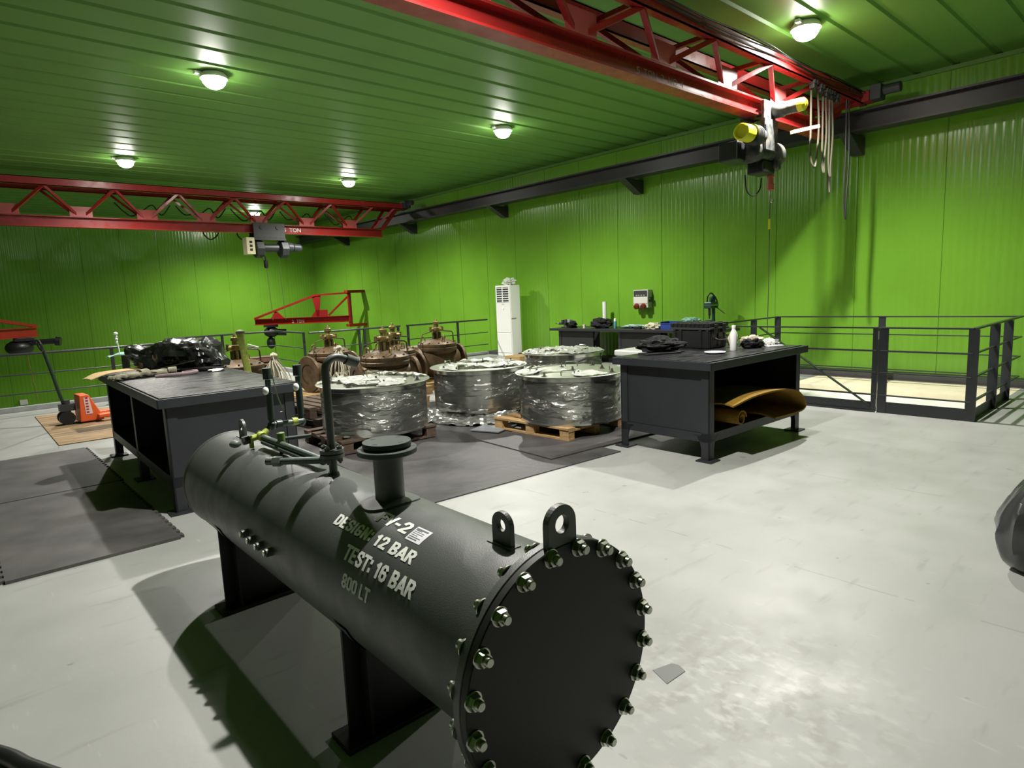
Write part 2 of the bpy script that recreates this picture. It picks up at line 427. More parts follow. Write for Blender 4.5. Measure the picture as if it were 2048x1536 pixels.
GLY = {
 'D': (.54, [[(.08, 0), (.08, 1)], [(.2, .92), (.32, .92), (.46, .78), (.46, .22), (.32, .08), (.2, .08)]]),
 'E': (.50, [[(.08, 0), (.08, 1)], [(.08, .92), (.44, .92)], [(.08, .5), (.4, .5)], [(.08, .08), (.44, .08)]]),
 'S': (.54, [[(.46, .74), (.38, .92), (.16, .92), (.08, .8), (.08, .62), (.46, .40), (.46, .2), (.38, .08), (.16, .08), (.08, .26)]]),
 'I': (.20, [[(.08, 0), (.08, 1)]]),
 'G': (.56, [[(.46, .72), (.36, .92), (.18, .92), (.08, .78), (.08, .22), (.18, .08), (.38, .08), (.46, .2), (.46, .44), (.28, .44)]]),
 'N': (.56, [[(.08, 0), (.08, 1)], [(.10, .95), (.44, .05)], [(.46, 0), (.46, 1)]]),
 ':': (.20, [[(.08, .12), (.08, .28)], [(.08, .66), (.08, .82)]]),
 '1': (.36, [[(.06, .74), (.22, .92), (.22, 0)]]),
 '2': (.54, [[(.08, .72), (.16, .92), (.38, .92), (.46, .78), (.46, .60), (.09, .08), (.5, .08)]]),
 'B': (.56, [[(.08, 0), (.08, 1)], [(.2, .92), (.36, .92), (.44, .82), (.44, .63), (.34, .54), (.2, .54)], [(.2, .46), (.36, .46), (.47, .36), (.47, .18), (.36, .08), (.2, .08)]]),
 'A': (.58, [[(.04, 0), (.2, .62)], [(.23, .74), (.29, .96), (.35, .74)], [(.54, 0), (.38, .62)], [(.2, .28), (.38, .28)]]),
 'R': (.56, [[(.08, 0), (.08, 1)], [(.2, .92), (.36, .92), (.45, .80), (.45, .62), (.34, .50), (.2, .50)], [(.30, .42), (.47, 0)]]),
 'T': (.52, [[(.0, .92), (.5, .92)], [(.25, 0), (.25, .9)]]),
 '6': (.54, [[(.45, .76), (.36, .92), (.18, .92), (.08, .78), (.08, .5)], [(.08, .38), (.08, .22), (.18, .08), (.36, .08), (.46, .2), (.46, .42), (.36, .54), (.2, .52)]]),
 '8': (.54, [[(.2, .53), (.09, .63), (.09, .8), (.18, .92), (.36, .92), (.45, .8), (.45, .63), (.34, .53)], [(.2, .45), (.08, .34), (.08, .2), (.18, .08), (.36, .08), (.46, .2), (.46, .34), (.34, .45)]]),
 '0': (.54, [[(.2, .92), (.08, .78), (.08, .22), (.2, .08)], [(.34, .92), (.46, .78), (.46, .22), (.34, .08)]]),
 'L': (.48, [[(.08, 1), (.08, 0)], [(.08, .08), (.44, .08)]]),
 'F': (.48, [[(.08, 0), (.08, 1)], [(.08, .92), (.44, .92)], [(.08, .5), (.38, .5)]]),
 'V': (.54, [[(.04, 1), (.27, .04), (.5, 1)]]),
 '-': (.36, [[(.06, .45), (.28, .45)]]),
}
def stencil(name, word, h, wpx, m, fn, parent, x0=0, w=.20, gap=.09):
    """stroke lettering of height h; returns advance in unit heights * wpx"""
    bm = MB(); x = x0; k = wpx
    for ch in word:
        adv, strokes = GLY[ch]
        for st in strokes:
            for (ax, ay), (bx, by) in zip(st, st[1:]):
                a, b = Vector((ax, ay)), Vector((bx, by)); d = (b-a).normalized(); n = Vector((-d.y, d.x))*w/2
                e = d*w*.32
                n_ = max(1, int((b-a).length/.25))
                A, B = a-e, b+e
                for q in range(n_):
                    p0 = A+(B-A)*(q/n_); p1 = A+(B-A)*((q+1)/n_)
                    vs = [bm.bm.verts.new(fn(x+c.x*k, max(-.02, min(1.02, c.y))*h)) for c in (p0-n, p1-n, p1+n, p0+n)]
                    bm.bm.faces.new(vs)
        x += (adv+gap)*k
    o = bm.build(name, m, parent)
    return x
def word_len(txt, gap=.09, sp=.30):
    return sum((GLY[c][0]+gap) if c != ' ' else sp for c in txt)-gap

# ------------------------------------------------------------------ the setting
def ribbed_wall(name, along, fixed, a0, a1, z0, z1, pitch, depth, sgn, seams):
    """thin metal cladding with shallow vertical micro ribs; along = 'Y' or 'X'"""
    bm = MB(); xs = []
    a = a0
    while a < a1:
        for da, dz in ((0, 0), (pitch*.22, .85), (pitch*.36, 1), (pitch*.5, .85), (pitch*.72, 0)): xs.append((a+da, dz*depth))
        a += pitch
    for sm in seams:
        xs = [q for q in xs if abs(q[0]-sm) > .012]
        xs += [(sm-.008, 0), (sm-.004, -.012), (sm+.004, -.012), (sm+.008, 0)]
    xs = sorted([q for q in xs if a0 <= q[0] < a1]+[(a1, 0)])
    prev = None
    for p, d in xs:
        c = fixed+sgn*d
        v = [bm.bm.verts.new(((c, p, z) if along == 'Y' else (p, c, z))) for z in (z0, z1)]
        if prev: bm.bm.faces.new((prev[0], v[0], v[1], prev[1]))
        prev = v
    return struct(name, bm, GREEN)
ribbed_wall('wall_right', 'Y', WX, WF, WY, LOW, CZ, .105, .0022, -1,
            [.6, 1.8, 2.97, 4.25, 5.66, 6.06, 7.18, 8.2, 9.4, 10.55, 11.7, 12.9, 14.1, 15.3, 16.5, 17.7, 18.9, 20.1, 21.3, 22.5, 23.7])
ribbed_wall('wall_back', 'X', WY, WL, WX, LOW, CZ, .105, .0022, -1, [WX-1.15*i for i in range(1, 16)])
struct('wall_left', MB().box(WL-.2, WF, LOW, WL, WY, CZ), GREEN)
struct('wall_front', MB().box(WL, WF-.2, LOW, WX, WF, CZ), GREEN)

def ceiling():
    bm = MB(); prev = None
    y = WF; pts = []
    ph = .18
    while y < WY:
        pts += [(y, 0), (y+.41, 0), (y+.435, .028), (y+.485, .028), (y+.51, 0)]
        y += .515
    for yy, d in pts:
        v = [bm.bm.verts.new((x, yy+ph, CZ+d)) for x in (WL, WX)]
        if prev: bm.bm.faces.new((prev[0], v[0], v[1], prev[1]))
        prev = v
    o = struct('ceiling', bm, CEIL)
    struct('trim_1', MB().box(WX-.05, WF, CZ-.06, WX, WY, CZ), CEIL)
ceiling()

BX0, BX1, BY0, BY1 = 8.55, 10.38, 1.79, 4.62    # stair opening in the slab
def floors():
    T = -.25
    bm = MB()
    bm.box(WL, WF, T, BX0, EDGE, 0)
    bm.box(BX0, WF, T, 11.5, BY0, 0)
    bm.box(BX0, BY1, T, 11.5, EDGE, 0)
    bm.box(3.75, EDGE, T, 6.25, 15.65, 0)
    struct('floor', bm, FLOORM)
    struct('trim_2', MB().box(BX1, BY0, T, 11.5, BY1, 0), LEDGE)
    struct('trim_3', MB().box(BX0, BY0, -.25, BX1, BY1, -.1), LWHITE)
    struct('floor', MB().box(WL, WF, LOW-.2, WX, WY, LOW), FLOORM)
    k = MB(); h = .085
    k.box(WL, EDGE-.12, 0, 3.75, EDGE, h).box(3.63, EDGE, 0, 3.75, 15.65, h).box(3.63, 15.53, 0, 6.37, 15.65, h)
    k.box(6.25, EDGE-.1, 0, 6.37, 15.65, h).box(6.25, EDGE-.12, 0, 11.5, EDGE, h)
    struct('trim_5', k, PGREY)
    struct('baseboard_right', MB().box(11.45, WF, 0, WX, EDGE, .085), TRIMD)
floors()

# ------------------------------------------------------------------ ceiling lamps
def lamp_proto():
    t = thing('ceiling_lamp', '', 'lamp')
    MB().lathe([(.02, .09), (.15, .09), (.17, .06), (.175, .02), (.155, .02)], 32, cap=False).build('housing', WHITE, t, smooth=True)
    MB().lathe([(.154, .022), (.145, -.03), (.11, -.075), (.06, -.1), (0, -.108)], 16, cap=False).build('lens', LENS, t, smooth=True)
    MB().box(-.25, -.03, .045, -.16, .03, .085).build('driver_box', WHITE, t, bevel=.004)
    ld = D.lights.new('lamp_light', 'SPOT'); ld.spot_size = R(152); ld.spot_blend = .8; ld.shadow_soft_size = .045; ld.energy = LAMP_W; ld.color = (1, .97, .90)
    lo = D.objects.new('lamp_light', ld); COL.objects.link(lo); lo.parent = t; lo.location = (0, 0, -.175)
    return t
LP = lamp_proto()
LZ = CZ-.095
vis = [(3.25, 9.42, 'lit round ceiling lamp nearest the upper left of the photo, above the left workbench'),
       (3.39, 15.5, 'lit round ceiling lamp at far left, just before the far red crane'),
       (8.46, 9.36, 'lit round ceiling lamp in the middle of the green ceiling'),
       (8.48, 15.46, 'lit small ceiling lamp right of centre, in front of the far red crane'),
       (8.52, 22.1, 'lit lamp seen through the lattice of the far red crane'),
       (8.39, 3.65, 'big bright lamp at top right beside the near red crane')]
for i, (x, y, lab) in enumerate(vis):
    if i == 0: LP.location = (x, y, LZ); LP['label'] = lab; LP['group'] = 'round ceiling lamps'
    else: dup(LP, (x, y, LZ), 0, lab, 'round ceiling lamps')
over = dup(LP, (2.75, 3.05, LZ), 0, 'round ceiling lamp just above the top edge of the picture, over the vessel', 'round ceiling lamps')
for root, k in ((over, 1.12),):
    for ch in root.children:
        if ch.type == 'LIGHT': ch.data = ch.data.copy(); ch.data.energy = LAMP_W*k

# ------------------------------------------------------------------ crane runway on the right wall
def runway():
    t = thing('crane_runway', 'dark grey steel runway beam along the right wall under the ceiling', 'beam', (0, 0, 0))
    x = 11.42; zb, zt = 3.99, 4.30
    b = MB(); b.box(x-.16, WF, zt-.025, x+.16, WY, zt); b.box(x-.16, WF, zb, x+.16, WY, zb+.025); b.box(x-.012, WF, zb, x+.012, WY, zt)
    b.build('beam', BEAM, t)
    MB().box(x-.03, WF, zt, x+.03, WY, zt+.035).build('rail', BEAM, t)
    for y in (-4.7, -.2, 4.25, 8.75, 13.2, 17.6, 22.1):
        m = Matrix(((1, 0, 0, 0), (0, 0, 1, y-.09), (0, 1, 0, 0), (0, 0, 0, 1)))
        MB().prism([(x-.16, zb), (WX, zb), (WX, zb-.28), (WX-.12, zb-.28)], .18, m).build('bracket', BEAM, t)
runway()

# ------------------------------------------------------------------ overhead bridge cranes
def ibeam(bm, x0, x1, y, z0, z1, w, tf=.022, tw=.014):
    bm.box(x0, y-w/2, z0, x1, y+w/2, z0+tf); bm.box(x0, y-w/2, z1-tf, x1, y+w/2, z1); bm.box(x0, y-tw/2, z0+tf, x1, y+tw/2, z1-tf)
    return bm
def bridge(name, label, yc, zb, zt, ztop, x1, pan, first, dy, textfn):
    t = thing(name, label, 'crane', (0, 0, 0))
    x0 = WL+.4
    ibeam(MB(), x0, x1, yc, zb, zt, .19).build('bottom_beam', RED, t)
    for s in (-1, 1):
        y = yc+s*dy
        MB().box(x0, y-.05, ztop-.17, x1+.75, y-.035, ztop).box(x0, y-.05, ztop-.17, x1+.75, y+.06, ztop-.155).box(x0, y-.05, ztop-.015, x1+.75, y+.06, ztop).build('top_chord', RED, t)
    n = first
    zlo, zhi = zt+.01, ztop-.16
    nodes = []
    while n > x0+.7: nodes.append(n); n -= pan
    for n in nodes:
        for s in (-1, 1):
            for q in (-1, 1):
                MB().bar((n+q*.05, yc+s*.05, zlo), (n+q*pan/2, yc+s*dy, zhi), .055, .055).build('lattice_brace', RED, t)
        g = MB()
        g.box(n-.22, yc-.098, zlo-.012, n+.22, yc-.086, zlo+.21)
        g.build('gusset_plate', RED_LIT, t)
        MB().bar((n+pan/2, yc-dy, zhi+.06), (n+pan/2, yc+dy, zhi+.06), .05, .05).build('cross_tie', RED, t)
    e = MB(); X = x1+.62
    e.box(X-.13, yc-.46, ztop-.16, X+.13, yc+.46, ztop-.01)
    e.build('end_carriage', RED, t, bevel=.008)
    for s in (-1, 1): MB().bar((x1-.3, yc+s*.05, zlo), (x1+.3, yc+s*dy, zhi), .06, .06).build('end_brace', RED, t)
    MB().bar((x1+.02, yc, zt), (X-.1, yc, ztop-.2), .1, .09).build('end_strut', RED, t)
    for s in (-1, 1):
        MB().cyl((X-.03, yc+s*.32, 4.337+.07), (X+.03, yc+s*.32, 4.337+.07), .07, seg=20).build('wheel', HDARK, t)
    MB().box(X-.12, yc-.62, ztop-.16, X+.1, yc-.46, ztop+.06).cyl((X, yc-.62, ztop-.03), (X, yc-.86, ztop-.03), .075).build('drive_motor', HDARK, t, bevel=.01)
    textfn(t)
    return t
YN, YFAR = 4.28, 17.55
def near_text(t):
    k = .21
    for wd, x0, w in (('5', 5.78, .055), ('TON', 5.91, .24), ('2', 6.22, .06), ('NO', 6.36, .17), ('4', 6.6, .06)):
        text_obj('lettering', wd, .105, mat('faded_white_lettering', (.42, .40, .38, 1), .6), lambda x, y, x0=x0: (x0+x, YN-.0085, 3.885+y), t, 0, 1, w)
def far_text(t):
    text_obj('lettering', '5', .15, LETTER, lambda x, y: (7.50+x, YFAR-.0095, 3.62+y), t, .002, 1, .08)
    text_obj('lettering', 'TON', .15, LETTER, lambda x, y: (7.68+x, YFAR-.0095, 3.62+y), t, .002, 1, .33)
near = bridge('bridge_crane', 'near red lattice bridge crane running across the top right of the photo', YN, 3.82, 4.03, 4.52, 10.55, 1.332, 8.82, .30, near_text)
far = bridge('bridge_crane', 'far red lattice bridge crane at upper left, marked 5 TON', YFAR, 3.55, 3.79, 4.56, 10.63, 1.342, 9.51, .33, far_text)

# cables lying along the near top chord and festoon loops at its end
for k in range(3):
    pts = [(2+.5*i, YN-.37-.02*k+.012*math.sin(i*1.7+k*2), 4.42+.03*k+.02*math.sin(i*1.1+k)) for i in range(19)]
    MB().tube(arc_pts(pts, 4), .009, 6).build('cable', DCABLE, near, smooth=True)
def loop(x, y, z, w, h, r=.013):
    pts = [(x, y, z), (x-.01, y-.01, z-h*.5), (x+.02, y, z-h*.86), (x+w*.5, y-.02, z-h), (x+w-.02, y-.01, z-h*.85), (x+w+.01, y-.02, z-h*.45), (x+w, y, z)]
    return arc_pts(pts, 7)
FE = [(9.36, 3.98, 4.26, .22, 1.02), (9.68, 3.95, 4.22, .09, 1.04), (9.86, 3.93, 4.2, .08, 1.06), (10.04, 4.0, 4.2, .05, 1.26), (10.26, 3.85, 4.25, .09, 1.7)]
for i, (x, y, z, w, h) in enumerate(FE):
    o = MB().tube(loop(x, y, z, w, h), .014 if i < 4 else .012, 8).build('festoon_cable', CABLE if i < 4 else DCABLE, near, smooth=True)
for x, z in ((9.36, 4.30), (9.58, 4.28), (9.78, 4.26), (9.95, 4.26), (10.15, 4.24)):
    b = MB().box(x-.05, 3.92, z-.03, x+.05, 3.99, z+.03).cyl((x-.04, 3.90, z+.05), (x-.04, 4.0, z+.05), .028, seg=12).cyl((x+.04, 3.90, z+.05), (x+.04, 4.0, z+.05), .028, seg=12)
    b.build('cable_trolley', HDARK, near, bevel=.004)
for k, n in enumerate((9.51, 8.17, 6.83, 5.49, 4.15)):
    pts = [(n-.6, YFAR+.28, 4.2), (n-.42, YFAR+.28, 4.0), (n-.25, YFAR+.27, 3.9+.1*(k % 2)), (n, YFAR+.27, 4.05), (n+.22, YFAR+.28, 4.18), (n+.4, YFAR+.28, 3.95), (n+.62, YFAR+.28, 4.2)]
    MB().tube(arc_pts(pts, 6), .016, 6).build('festoon_cable', DCABLE, far, smooth=True)
for n in (5.45, 6.3):
    MB().tube(arc_pts([(n, YFAR+.2, 3.7), (n+.03, YFAR+.2, 3.5), (n+.18, YFAR+.2, 3.38), (n+.36, YFAR+.2, 3.5), (n+.4, YFAR+.2, 3.7)], 6), .018, 6).build('festoon_cable', DCABLE, far, smooth=True)

# ------------------------------------------------------------------ electric hoists
def rope_obj(pts, r, par, m=DCABLE, name='wire_rope'):
    return MB().tube(pts, r, 6).build(name, m, par)
def near_hoist():
    t = thing('electric_hoist', 'scuffed grey electric hoist with yellow motor caps under the near red crane', 'hoist', (8.70, YN, -.03))
    MB().box(-.42, -.17, 3.66, -.1, -.125, 4.03).box(-.42, .125, 3.66, -.1, .17, 4.03).box(-.42, -.17, 3.62, -.1, .17, 3.67).build('trolley', HGREY, t, bevel=.01)
    for x in (-.36, -.16):
        for s in (-1, 1):
            MB().cyl((x, s*.04, 3.885), (x, s*.125, 3.885), .05, seg=18).build('wheel', HDARK, t, smooth=True)
    # travel motor sticking out to the side of the crane
    MB().lath((-.15, -.17, 3.92), (-.15, -.62, 3.92), [(.085, 0), (.10, .02), (.10, .12), (.085, .14), (.085, .30), (.075, .32)], 20).build('travel_motor', HGREY, t, smooth=True)
    MB().lath((-.15, -.49, 3.92), (-.15, -.6, 3.92), [(.083, 0), (.08, .07), (.05, .1), (0, .105)], 20).build('motor_cap', YEL, t, smooth=True)
    # drum and hoisting motor lie along the beam
    MB().lath((-.55, 0, 3.42), (.22, 0, 3.42), [(.12, 0), (.165, .03), (.165, .12), (.13, .14), (.13, .6), (.17, .62), (.17, .77)], 24).build('rope_drum', HGREY, t, smooth=True)
    f = MB()
    for k in range(6): f.lath((-.62-.03*k, -.16, 3.55), (-.632-.03*k, -.16, 3.55), [(.125, 0), (.125, .012)], 24)
    f.lath((-.5, -.16, 3.55), (-.82, -.16, 3.55), [(.095, 0), (.095, .32)], 24)
    f.build('motor_body', HGREY, t, smooth=True)
    MB().lath((-.8, -.16, 3.55), (-1.02, -.16, 3.55), [(.105, 0), (.108, .03), (.104, .2), (.09, .212), (.08, .212), (.072, .16), (0, .16)], 28).build('motor_cap', YEL, t, smooth=True)
    MB().box(-.44, -.19, 3.40, -.08, -.165, 3.80).box(-.44, -.19, 3.40, -.40, .16, 3.72).build('hanger_plate', HGREY, t, bevel=.008)
    MB().box(-.75, .02, 3.28, -.3, .3, 3.52).build('control_box', BLK, t, bevel=.02)
    MB().box(.0, -.14, 3.2, .16, .1, 3.5).build('gear_case', HGREY, t, bevel=.03)
    MB().box(-.28, -.1, 3.14, .05, .14, 3.3).build('rope_guide', BLK, t, bevel=.02)
    MB().cyl((.08, -.02, 3.2), (.08, -.02, 3.12), .05).cyl((.08, -.02, 3.12), (.08, -.02, 3.03), .038).cyl((.08, -.02, 3.03), (.08, -.02, 2.95), .05).build('load_block', mat('faded_red_paint', (.5, .12, .08, 1), .5), t, smooth=True)
    MB().tube(arc_pts([(.08, -.02, 2.95), (.08, -.02, 2.85), (.10, -.02, 2.80), (.14, -.02, 2.79), (.16, -.02, 2.83)], 6), .013, 8).build('hook', ZINC, t, smooth=True)
    rope_obj([(.08, -.02, 2.86), (.07, -.02, 1.6), (.05, -.02, .95)], .006, t, CABLE, 'pendant_cord')
    MB().box(.06, -.03, 2.42, .085, -.005, 2.56).build('cord_marker', YEL, t)
    MB().bar((.1, -.3, 3.66), (.62, -.42, 3.78), .06, .045).build('tow_arm', mat('bare_wood_strip', (.55, .42, .28, 1), .7), t)
    MB().tube(arc_pts([(-.55, .02, 3.1), (-.5, .02, 2.9), (-.32, .02, 2.85), (-.14, .02, 2.95), (-.1, .02, 3.1)], 6), .01, 6).build('cable', DCABLE, t, smooth=True)
near_hoist()
def far_hoist():
    t = thing('electric_hoist', 'dark electric hoist hanging from the far red crane beside its 5 TON mark', 'hoist', (7.06, YFAR, 0))
    MB().box(-.44, -.17, 3.42, .42, -.13, 3.82).box(-.44, .13, 3.42, .42, .17, 3.82).build('trolley', mat('grey_trolley_plate', (.05, .05, .055, 1), .5), t, bevel=.01)
    for x in (-.22, .22):
        MB().cyl((x, -.19, 3.70), (x, -.165, 3.70), .05, seg=16).build('wheel_hub', HDARK, t)
    b = MB().box(-.44, -.2, 3.36, .42, .2, 3.42)
    for x in (-.3, -.14, .02, .16): b.cyl((x, -.15, 3.42), (x, -.15, 3.46), .025, seg=6)
    b.build('cross_plate', HDARK, t)
    for x in (-.38, .3):
        MB().lath((x-.02, 0, 3.14), (x+.2, 0, 3.14), [(.2, 0), (.24, .02), (.24, .2), (.2, .22)], 8).build('drum_end', HDARK, t)
    MB().cyl((-.2, 0, 3.17), (.3, 0, 3.17), .11, seg=20).build('rope_drum', HDARK, t, smooth=True)
    MB().lath((.5, 0, 3.2), (1.0, 0, 3.17), [(.1, 0), (.13, .03), (.13, .16), (.09, .18), (.11, .2), (.11, .38), (.07, .43)], 18).build('hoist_motor', mat('mid_grey_motor', (.045, .05, .055, 1), .45), t, smooth=True)
    MB().box(-.68, -.24, 2.98, -.46, .05, 3.42).build('control_box', mat('cream_box', (.66, .60, .40, 1), .5), t, bevel=.01)
    m = MB()
    for z in (3.3, 3.2, 3.1): m.box(-.6, -.245, z-.03, -.53, -.24, z+.03)
    m.build('box_markings', BLK, t)
    for x in (-.14, .22):
        rope_obj([(x, -.05, 3.08), (x+.05, -.05, 1.2)], .007, t, mat('grey_green_rope', (.05, .09, .03, 1), .6))
    MB().tube(arc_pts([(-.3, -.1, 3.0), (-.26, -.1, 2.9), (-.15, -.1, 2.8), (-.1, -.1, 2.72)], 5), .01, 6).build('cable', DCABLE, t)
    MB().lath((-.16, -.1, 2.95), (-.16, -.1, 2.62), [(.02, 0), (.02, .1), (.055, .12), (.06, .28), (.04, .33)], 12).build('limit_weight', BLK, t, smooth=True)
far_hoist()

# ------------------------------------------------------------------ wall jib cranes beyond the railing
def jib_wall():
    t = thing('jib_crane', 'small red wall jib crane marked 2 TON behind the railing near the corner', 'crane', (11.35, 21.3, 0), 0)
    ang = R(132); u = Vector((math.cos(ang), math.sin(ang), 0)); L = 3.68
    def P(s, z, off=0): return Vector((u.x*s-u.y*off, u.y*s+u.x*off, z))
    MB().cyl((0, 0, .72), (0, 0, 2.02), .07).build('mast', RED, t, smooth=True)
    for z in (.76, 1.98): MB().box(-.12, -.14, z-.05, .565, .14, z+.05).build('wall_bracket', RED, t)
    for z in (.9, 1.11): MB().bar(P(0, z), P(L, z), .16, .022).build('arm_flange', RED, t)
    MB().bar(P(0, 1.005), P(L, 1.005), .014, .2).build('arm_web', RED, t)
    MB().bar(P(0, 1.94), P(1.29, 1.90), .08, .06).build('top_tie', RED, t)
    MB().bar(P(1.29, 1.90), P(L, 1.13), .08, .07).build('sloping_tie', RED, t)
    MB().bar(P(0, 1.85), P(.82, 1.15), .06, .06).build('diagonal_strut', RED, t)
    for s, w in ((1.3, .55),):
        MB().prism([(1.07, 1.90), (1.40, 1.88), (1.27, 1.12), (1.18, 1.12)], .02, Matrix(((u.x, 0, -u.y, 0), (u.y, 0, u.x, 0), (0, 1, 0, 0), (0, 0, 0, 1)))).build('post_plate', RED, t)
        MB().prism([(.85, 1.12), (1.48, 1.12), (1.29, 1.36), (.85, 1.36)], .02, Matrix(((u.x, 0, -u.y, 0), (u.y, 0, u.x, 0), (0, 1, 0, 0), (0, 0, 0, 1)))).build('gusset_plate', RED, t)
    MB().prism([(2.52, 1.12), (3.05, 1.12), (2.87, 1.36), (2.78, 1.36)], .02, Matrix(((u.x, 0, -u.y, 0), (u.y, 0, u.x, 0), (0, 1, 0, 0), (0, 0, 0, 1)))).build('gusset_plate', RED, t)
    n = Vector((-u.y, u.x, 0))
    if n.dot(Vector((1, 1, 0))) > 0: n = -n
    text_obj('lettering', '2', .15, LETTER, lambda x, y: tuple(P(2.25-x, .93+y)+n*.012), t, .002, 1, .08)
    text_obj('lettering', 'TON', .15, LETTER, lambda x, y: tuple(P(2.07-x, .93+y)+n*.012), t, .002, 1, .29)
    return t
jib_wall()
def jib_hoist():
    t = thing('chain_hoist', 'black chain hoist under the red jib arm near the corner', 'hoist', (11.35, 21.3, 0))
    ang = R(132); u = Vector((math.cos(ang), math.sin(ang), 0)); c = u*3.08
    MB().box(c.x-.2, c.y-.2, .8, c.x+.2, c.y+.2, .885).build('trolley', BLK, t, bevel=.01)
    MB().sphere((c.x, c.y, .62), .28, .22, .2, 16, 10).build('hoist_body', BLK, t, smooth=True)
    MB().cyl((c.x+.2, c.y-.1, .6), (c.x+.48, c.y-.2, .58), .12).build('hoist_motor', BLK, t, smooth=True)
    rope_obj([(c.x+.1, c.y, .5), (c.x+.1, c.y, -.8)], .012, t, BRASS, 'load_chain')
    MB().sphere((c.x-.05, c.y, .22), .16, .14, .22, 14, 8).build('chain_bag', BLK, t, smooth=True)
jib_hoist()
def jib_left():
    t = thing('jib_crane', 'dark red jib crane arm entering at the left edge of the photo', 'crane', (-1.9, 17.2, 0))
    ang = R(39); u = Vector((math.cos(ang), math.sin(ang), 0)); L = 4.95; n = Vector((u.y, -u.x, 0))
    def P(s, z, o=0): return tuple(u*s+n*o+Vector((0, 0, z)))
    MB().box(-.12, -.12, LOW, .12, .12, 2.3).build('column', RED, t)
    for z in (1.09, 1.31): MB().bar(P(.1, z), P(L, z), .16, .022).build('arm_flange', RED, t)
    MB().bar(P(.1, 1.2), P(L, 1.2), .014, .21).build('arm_web', RED, t)
    MB().bar(P(0, 2.25), P(L, 1.34), .08, .07).build('sloping_tie', RED, t)
    MB().bar(P(0, 2.1), P(L-1.2, 1.45), .05, .05).build('inner_tie', RED, t)
    M = Matrix(((u.x, 0, n.x, 0), (u.y, 0, n.y, 0), (0, 1, 0, 0), (0, 0, 0, 1)))
    MB().prism([(3.5, 1.32), (3.85, 1.32), (3.92, 1.52), (3.45, 1.6)], .02, M).build('gusset_plate', RED, t)
    text_obj('lettering', '2', .13, LETTER, lambda x, y: P(2.55+x, 1.12+y, .012), t, .001, 1, .08)
    text_obj('lettering', 'TON', .13, LETTER, lambda x, y: P(2.75+x, 1.12+y, .012), t, .001, 1, .34)
    h = thing('chain_hoist', 'black chain hoist under the jib arm at the left edge', 'hoist', (-1.9, 17.2, 0))
    c = Vector(P(4.55, 0))
    MB().box(c.x-.2, c.y-.2, .99, c.x+.2, c.y+.2, 1.075).build('trolley', BLK, h, bevel=.01)
    MB().sphere((c.x-.1, c.y, .83), .3, .24, .2, 16, 10).build('hoist_body', BLK, h, smooth=True)
    MB().cyl((c.x+.1, c.y-.1, .94), (c.x+.62, c.y-.3, .95), .07).build('hoist_motor', BLK, h, smooth=True)
    MB().cyl((c.x+.62, c.y-.3, .95), (c.x+.72, c.y-.34, .93), .11).build('motor_cover', BLK, h, smooth=True)
    rope_obj([(c.x+.02, c.y, .7), (c.x+.1, c.y, -.5)], .012, h, BRASS, 'load_chain')
jib_left()

